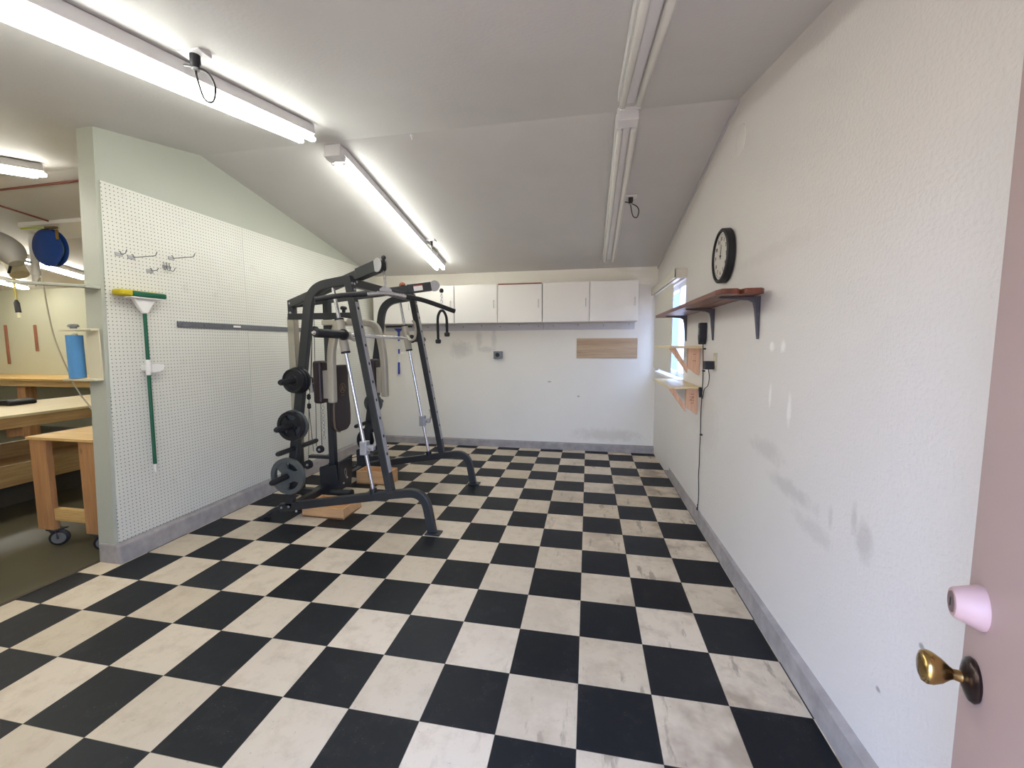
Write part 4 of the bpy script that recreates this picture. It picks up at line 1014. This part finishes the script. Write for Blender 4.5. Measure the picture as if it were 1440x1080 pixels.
# bench on the back wall
t = thing('workbench', 'wooden workbench against the far workshop wall under the brown sticks', 'workbench', (-9, 2.8, 0))
m = MB(); m.box((-11.8, 2.42, .92), (-5.2, YB-.002, .955)); m.build('top', MAT['pine'], t, bevel=.003)
m = MB(); m.box((-9.3, 2.44, .83), (-5.2, 2.48, .919)); m.build('apron', MAT['pine'], t, bevel=.003)
for x in (-9.0, -6.4):
    m = MB(); m.box((x, 2.46, -.005), (x+.18, 2.60, .919)); m.build('leg', MAT['pinez'], t, bevel=.003)
m = MB(); m.bar([(-7.55, 2.75, .90), (-6.95, 2.75, .25)], .09, .04, (0, 1, 0)); m.build('brace', MAT['darkwood'], t)
for x, z0, z1, lb in ((-10.48, 1.14, 1.855, 'longer brown wooden stick hanging on the far workshop wall'), (-9.775, 1.375, 1.85, 'shorter brown wooden stick hanging on the far workshop wall')):
    m = MB(); m.bar([(x, YB-.013, z0), (x, YB-.013, z1)], .055, .02, (0, 1, 0)) if False else m.box((x-.03, YB-.024, z0), (x+.03, YB-.001, z1)); tag(m.build('wall_stick', MAT['redwood'], bevel=.011, seg=3), lb, 'stick', 'brown sticks on the workshop wall')

# hose reel hanging from its board
m = MB(); m.hexa([(-6.40, 1.15, cz(1.15)-.04), (-3.26, 1.15, cz(1.15)-.04), (-3.26, 1.5, cz(1.5)-.04), (-6.40, 1.5, cz(1.5)-.04)], [(-6.40, 1.15, cz(1.15)), (-3.26, 1.15, cz(1.15)), (-3.26, 1.5, cz(1.5)), (-6.40, 1.5, cz(1.5))]); tag(m.build('mounting_board', MAT['whitemetal']), 'pale board fixed to the workshop ceiling above the blue hose reel', 'board')
t = thing('hose_reel', 'blue air hose reel hanging from the workshop ceiling', 'hose reel', (-6.1, 1.3, 2.82))
rc = V((-6.10, 1.22, 2.60)); rax = V((.06, -1, -.05)).normalized()
for k in (0, .06):
    m = MB(); m.lathe(rc-rax*k, rax, [(0, .205), (.006, .21), (.010, .205), (.012, .14), (.022, .10), (.022, .03), (.024, 0)], 40); m.build('reel_disc', MAT['reelblue'], t, smooth=True)
m = MB(); m.lathe(rc-rax*.055, rax, [(0, .15), (.05, .15)], 32); m.build('hose_coil', MAT['limegreen'], t, smooth=True)
m = MB(); m.box((-6.26, 1.24, 2.70), (-6.04, 1.30, cz(1.30)-.041)); m.build('hanger_bracket', MAT['reelblue'], t, bevel=.005)
m = MB(); c0 = rc+rax*.012+V((.06, .03, -.16)); m.lathe(c0, rax, [(0, .035), (.008, .03), (.009, 0)], 8); m.build('yellow_sticker', MAT['yellowcord'], t)
m = MB(); m.tube([(-6.32, 1.13, 2.80), (-6.1, 1.10, 2.795), (-5.95, 1.12, 2.79)], .010, 8); m.build('lead_hose', MAT['limegreen'], t, smooth=True)
m = MB(); m.tube([(-5.95, 1.12, 2.79), (-5.80, 1.13, 2.785)], .014, 8); m.tube([(-5.84, 1.15, 2.77), (-5.84, 1.15, 2.66)], .014, 8); m.build('brass_fitting', MAT['brass'], t, smooth=True)
# pipes
m = MB(); m.tube([(-7.2, .60, cz(.60)-.012), (-3.245, .505, cz(.505)-.012)], .010, 10); tag(m.build('ceiling_pipe', MAT['copper'], smooth=True), 'red-brown pipe across the workshop ceiling, the upper one meeting the partition', 'pipe', 'pipes on the workshop ceiling')
m = MB(); m.tube([(-6.06, .63, cz(.63)-.015), (-5.93, 1.14, cz(1.14)-.015)], .010, 10); tag(m.build('ceiling_pipe', MAT['copper'], smooth=True), 'red-brown pipe on the workshop ceiling running down to the hose reel', 'pipe', 'pipes on the workshop ceiling')
# ducts
P_ = spline([(-7.9, .75, 2.62), (-7.15, .98, 2.69), (-6.78, 1.10, 2.67), (-6.55, 1.13, 2.56), (-6.46, 1.14, 2.42)], 7)
m = MB(); m.tube(P_, [.15 if k < len(P_)-9 else .15-.085*((k-len(P_)+9)/8)**1.5 for k in range(len(P_))], 20); dp = tag(m.build('dust_duct', MAT['duct'], smooth=True), 'fat pale grey duct curving down beside the blue hose reel', 'duct')
m = MB(); m.box((-7.17, .96, 2.83), (-7.13, .99, cz(.98)+.001)); m.build('hanger_strap', MAT['strip'], dp)
m = MB(); m.tube(spline([(-7.46, 1.45, 2.69), (-7.2, 1.45, 2.62), (-7.04, 1.45, 2.49), (-6.96, 1.45, 2.36)], 7), .09, 20); dd = tag(m.build('dust_duct', MAT['ductbeige'], smooth=True), 'beige duct curving down behind the pale grey one at the left edge', 'duct')
m = MB(); m.box((-7.42, 1.43, 2.76), (-7.38, 1.46, cz(1.44)+.001)); m.build('hanger_strap', MAT['strip'], dd)
m = MB(); m.tube(round_path([(-6.93, 1.33, 2.36), (-6.86, 1.33, 2.51), (-6.78, 1.33, 2.53), (-6.54, 1.31, 2.47)], .05), .014, 8); tag(m.build('duct_strap', MAT['blackmatte'], smooth=True), 'black bent strap across the ducts in the workshop', 'strap')
m = MB(); m.lathe((-6.66, 1.43, 2.24), (0, 0, 1), [(0, .04), (.10, .04), (.102, .05), (.15, .05), (.152, .04), (cz(1.43)-2.235, .04)], 20); tag(m.build('white_pipe', MAT['plastic'], smooth=True), 'short white vertical pipe beside the workshop light under the reel', 'pipe')
# cord drop
t = thing('drop_cord', 'yellow cord with black plug dangling in front of the far workshop wall', 'cord', (-8.86, 2.5, 1.92))
m = MB(); m.tube([(-8.88, 2.5, cz(2.5)-.0), (-8.875, 2.5, 2.17)], .014, 8); m.build('cord', MAT['yellowcord'], t, smooth=True)
m = MB(); m.tube([(-8.875, 2.5, 2.20), (-8.87, 2.5, 2.15), (-8.855, 2.5, 2.0)], [.016, .035, .035], 10); m.build('plug_body', MAT['blackmatte'], t, smooth=True)
m = MB(); m.tube([(-8.855, 2.5, 2.0), (-8.85, 2.5, 1.92)], .024, 8); m.build('plug_end', MAT['cream'], t, smooth=True)

# ------------------------------------------------------------------ daylight
w = bpy.data.worlds.new('daylight'); scene.world = w; w.use_nodes = True
nt = w.node_tree; bg = nt.nodes['Background']
tc = N(nt, 'ShaderNodeTexCoord'); sp_ = N(nt, 'ShaderNodeSeparateXYZ'); nt.links.new(tc.outputs['Generated'], sp_.inputs[0])
up = RAMP(nt, sp_.outputs[2], -.06, .10)
nt.links.new(MIX(nt, up, (.50, .43, .44, 1), (.42, .58, 1.0, 1)), bg.inputs[0])          # sunlit yard below the horizon, blue sky above
nt.links.new(M(nt, 'ADD', 8.0, M(nt, 'MULTIPLY', up, 7.0)), bg.inputs[1])
# light portal in the doorway
pl = bpy.data.lights.new('doorway_portal', 'AREA'); pl.shape = 'RECTANGLE'; pl.size = 1.04; pl.size_y = 2.12; pl.cycles.is_portal = True
po = bpy.data.objects.new('doorway_portal', pl); COL.objects.link(po); po.location = (-.10, YF-.07, 1.06); po.rotation_euler = (PI/2, 0, 0)
pl = bpy.data.lights.new('window_portal', 'AREA'); pl.shape = 'RECTANGLE'; pl.size = 1.36; pl.size_y = .97; pl.cycles.is_portal = True
po = bpy.data.objects.new('window_portal', pl); COL.objects.link(po); po.location = (1.06, 2.34, 1.615); po.rotation_euler = (PI/2, 0, PI/2)

# ------------------------------------------------------------------ camera
cam = bpy.data.cameras.new('camera'); co = bpy.data.objects.new('camera', cam); COL.objects.link(co); scene.camera = co
cam.sensor_fit = 'HORIZONTAL'; cam.sensor_width = 36; cam.lens = 592.96358*36/1440
cam.shift_x = 9.464/1440; cam.shift_y = -1.600/1440
yaw, pitch, roll = 0.19348672, -0.09169116, -0.00325736
cyw, syw, cp, sp = math.cos(yaw), math.sin(yaw), math.cos(pitch), math.sin(pitch)
f = V((-syw*cp, cyw*cp, sp)); r_ = V((cyw, syw, 0)); u_ = r_.cross(f)
r2 = r_*math.cos(roll)+u_*math.sin(roll); u2 = u_*math.cos(roll)-r_*math.sin(roll)
mat = Matrix(((r2.x, u2.x, -f.x, .02136), (r2.y, u2.y, -f.y, -2.65586), (r2.z, u2.z, -f.z, 1.47753), (0, 0, 0, 1)))
co.matrix_world = mat
cam.clip_start = .02; cam.clip_end = 100

vs = scene.view_settings
vs.view_transform = 'Standard'; vs.look = 'None'; vs.gamma = 1; vs.use_curve_mapping = False; vs.exposure = 0.12
scene.cycles.max_bounces = 10; scene.cycles.diffuse_bounces = 6
scene.cycles.use_denoising = True
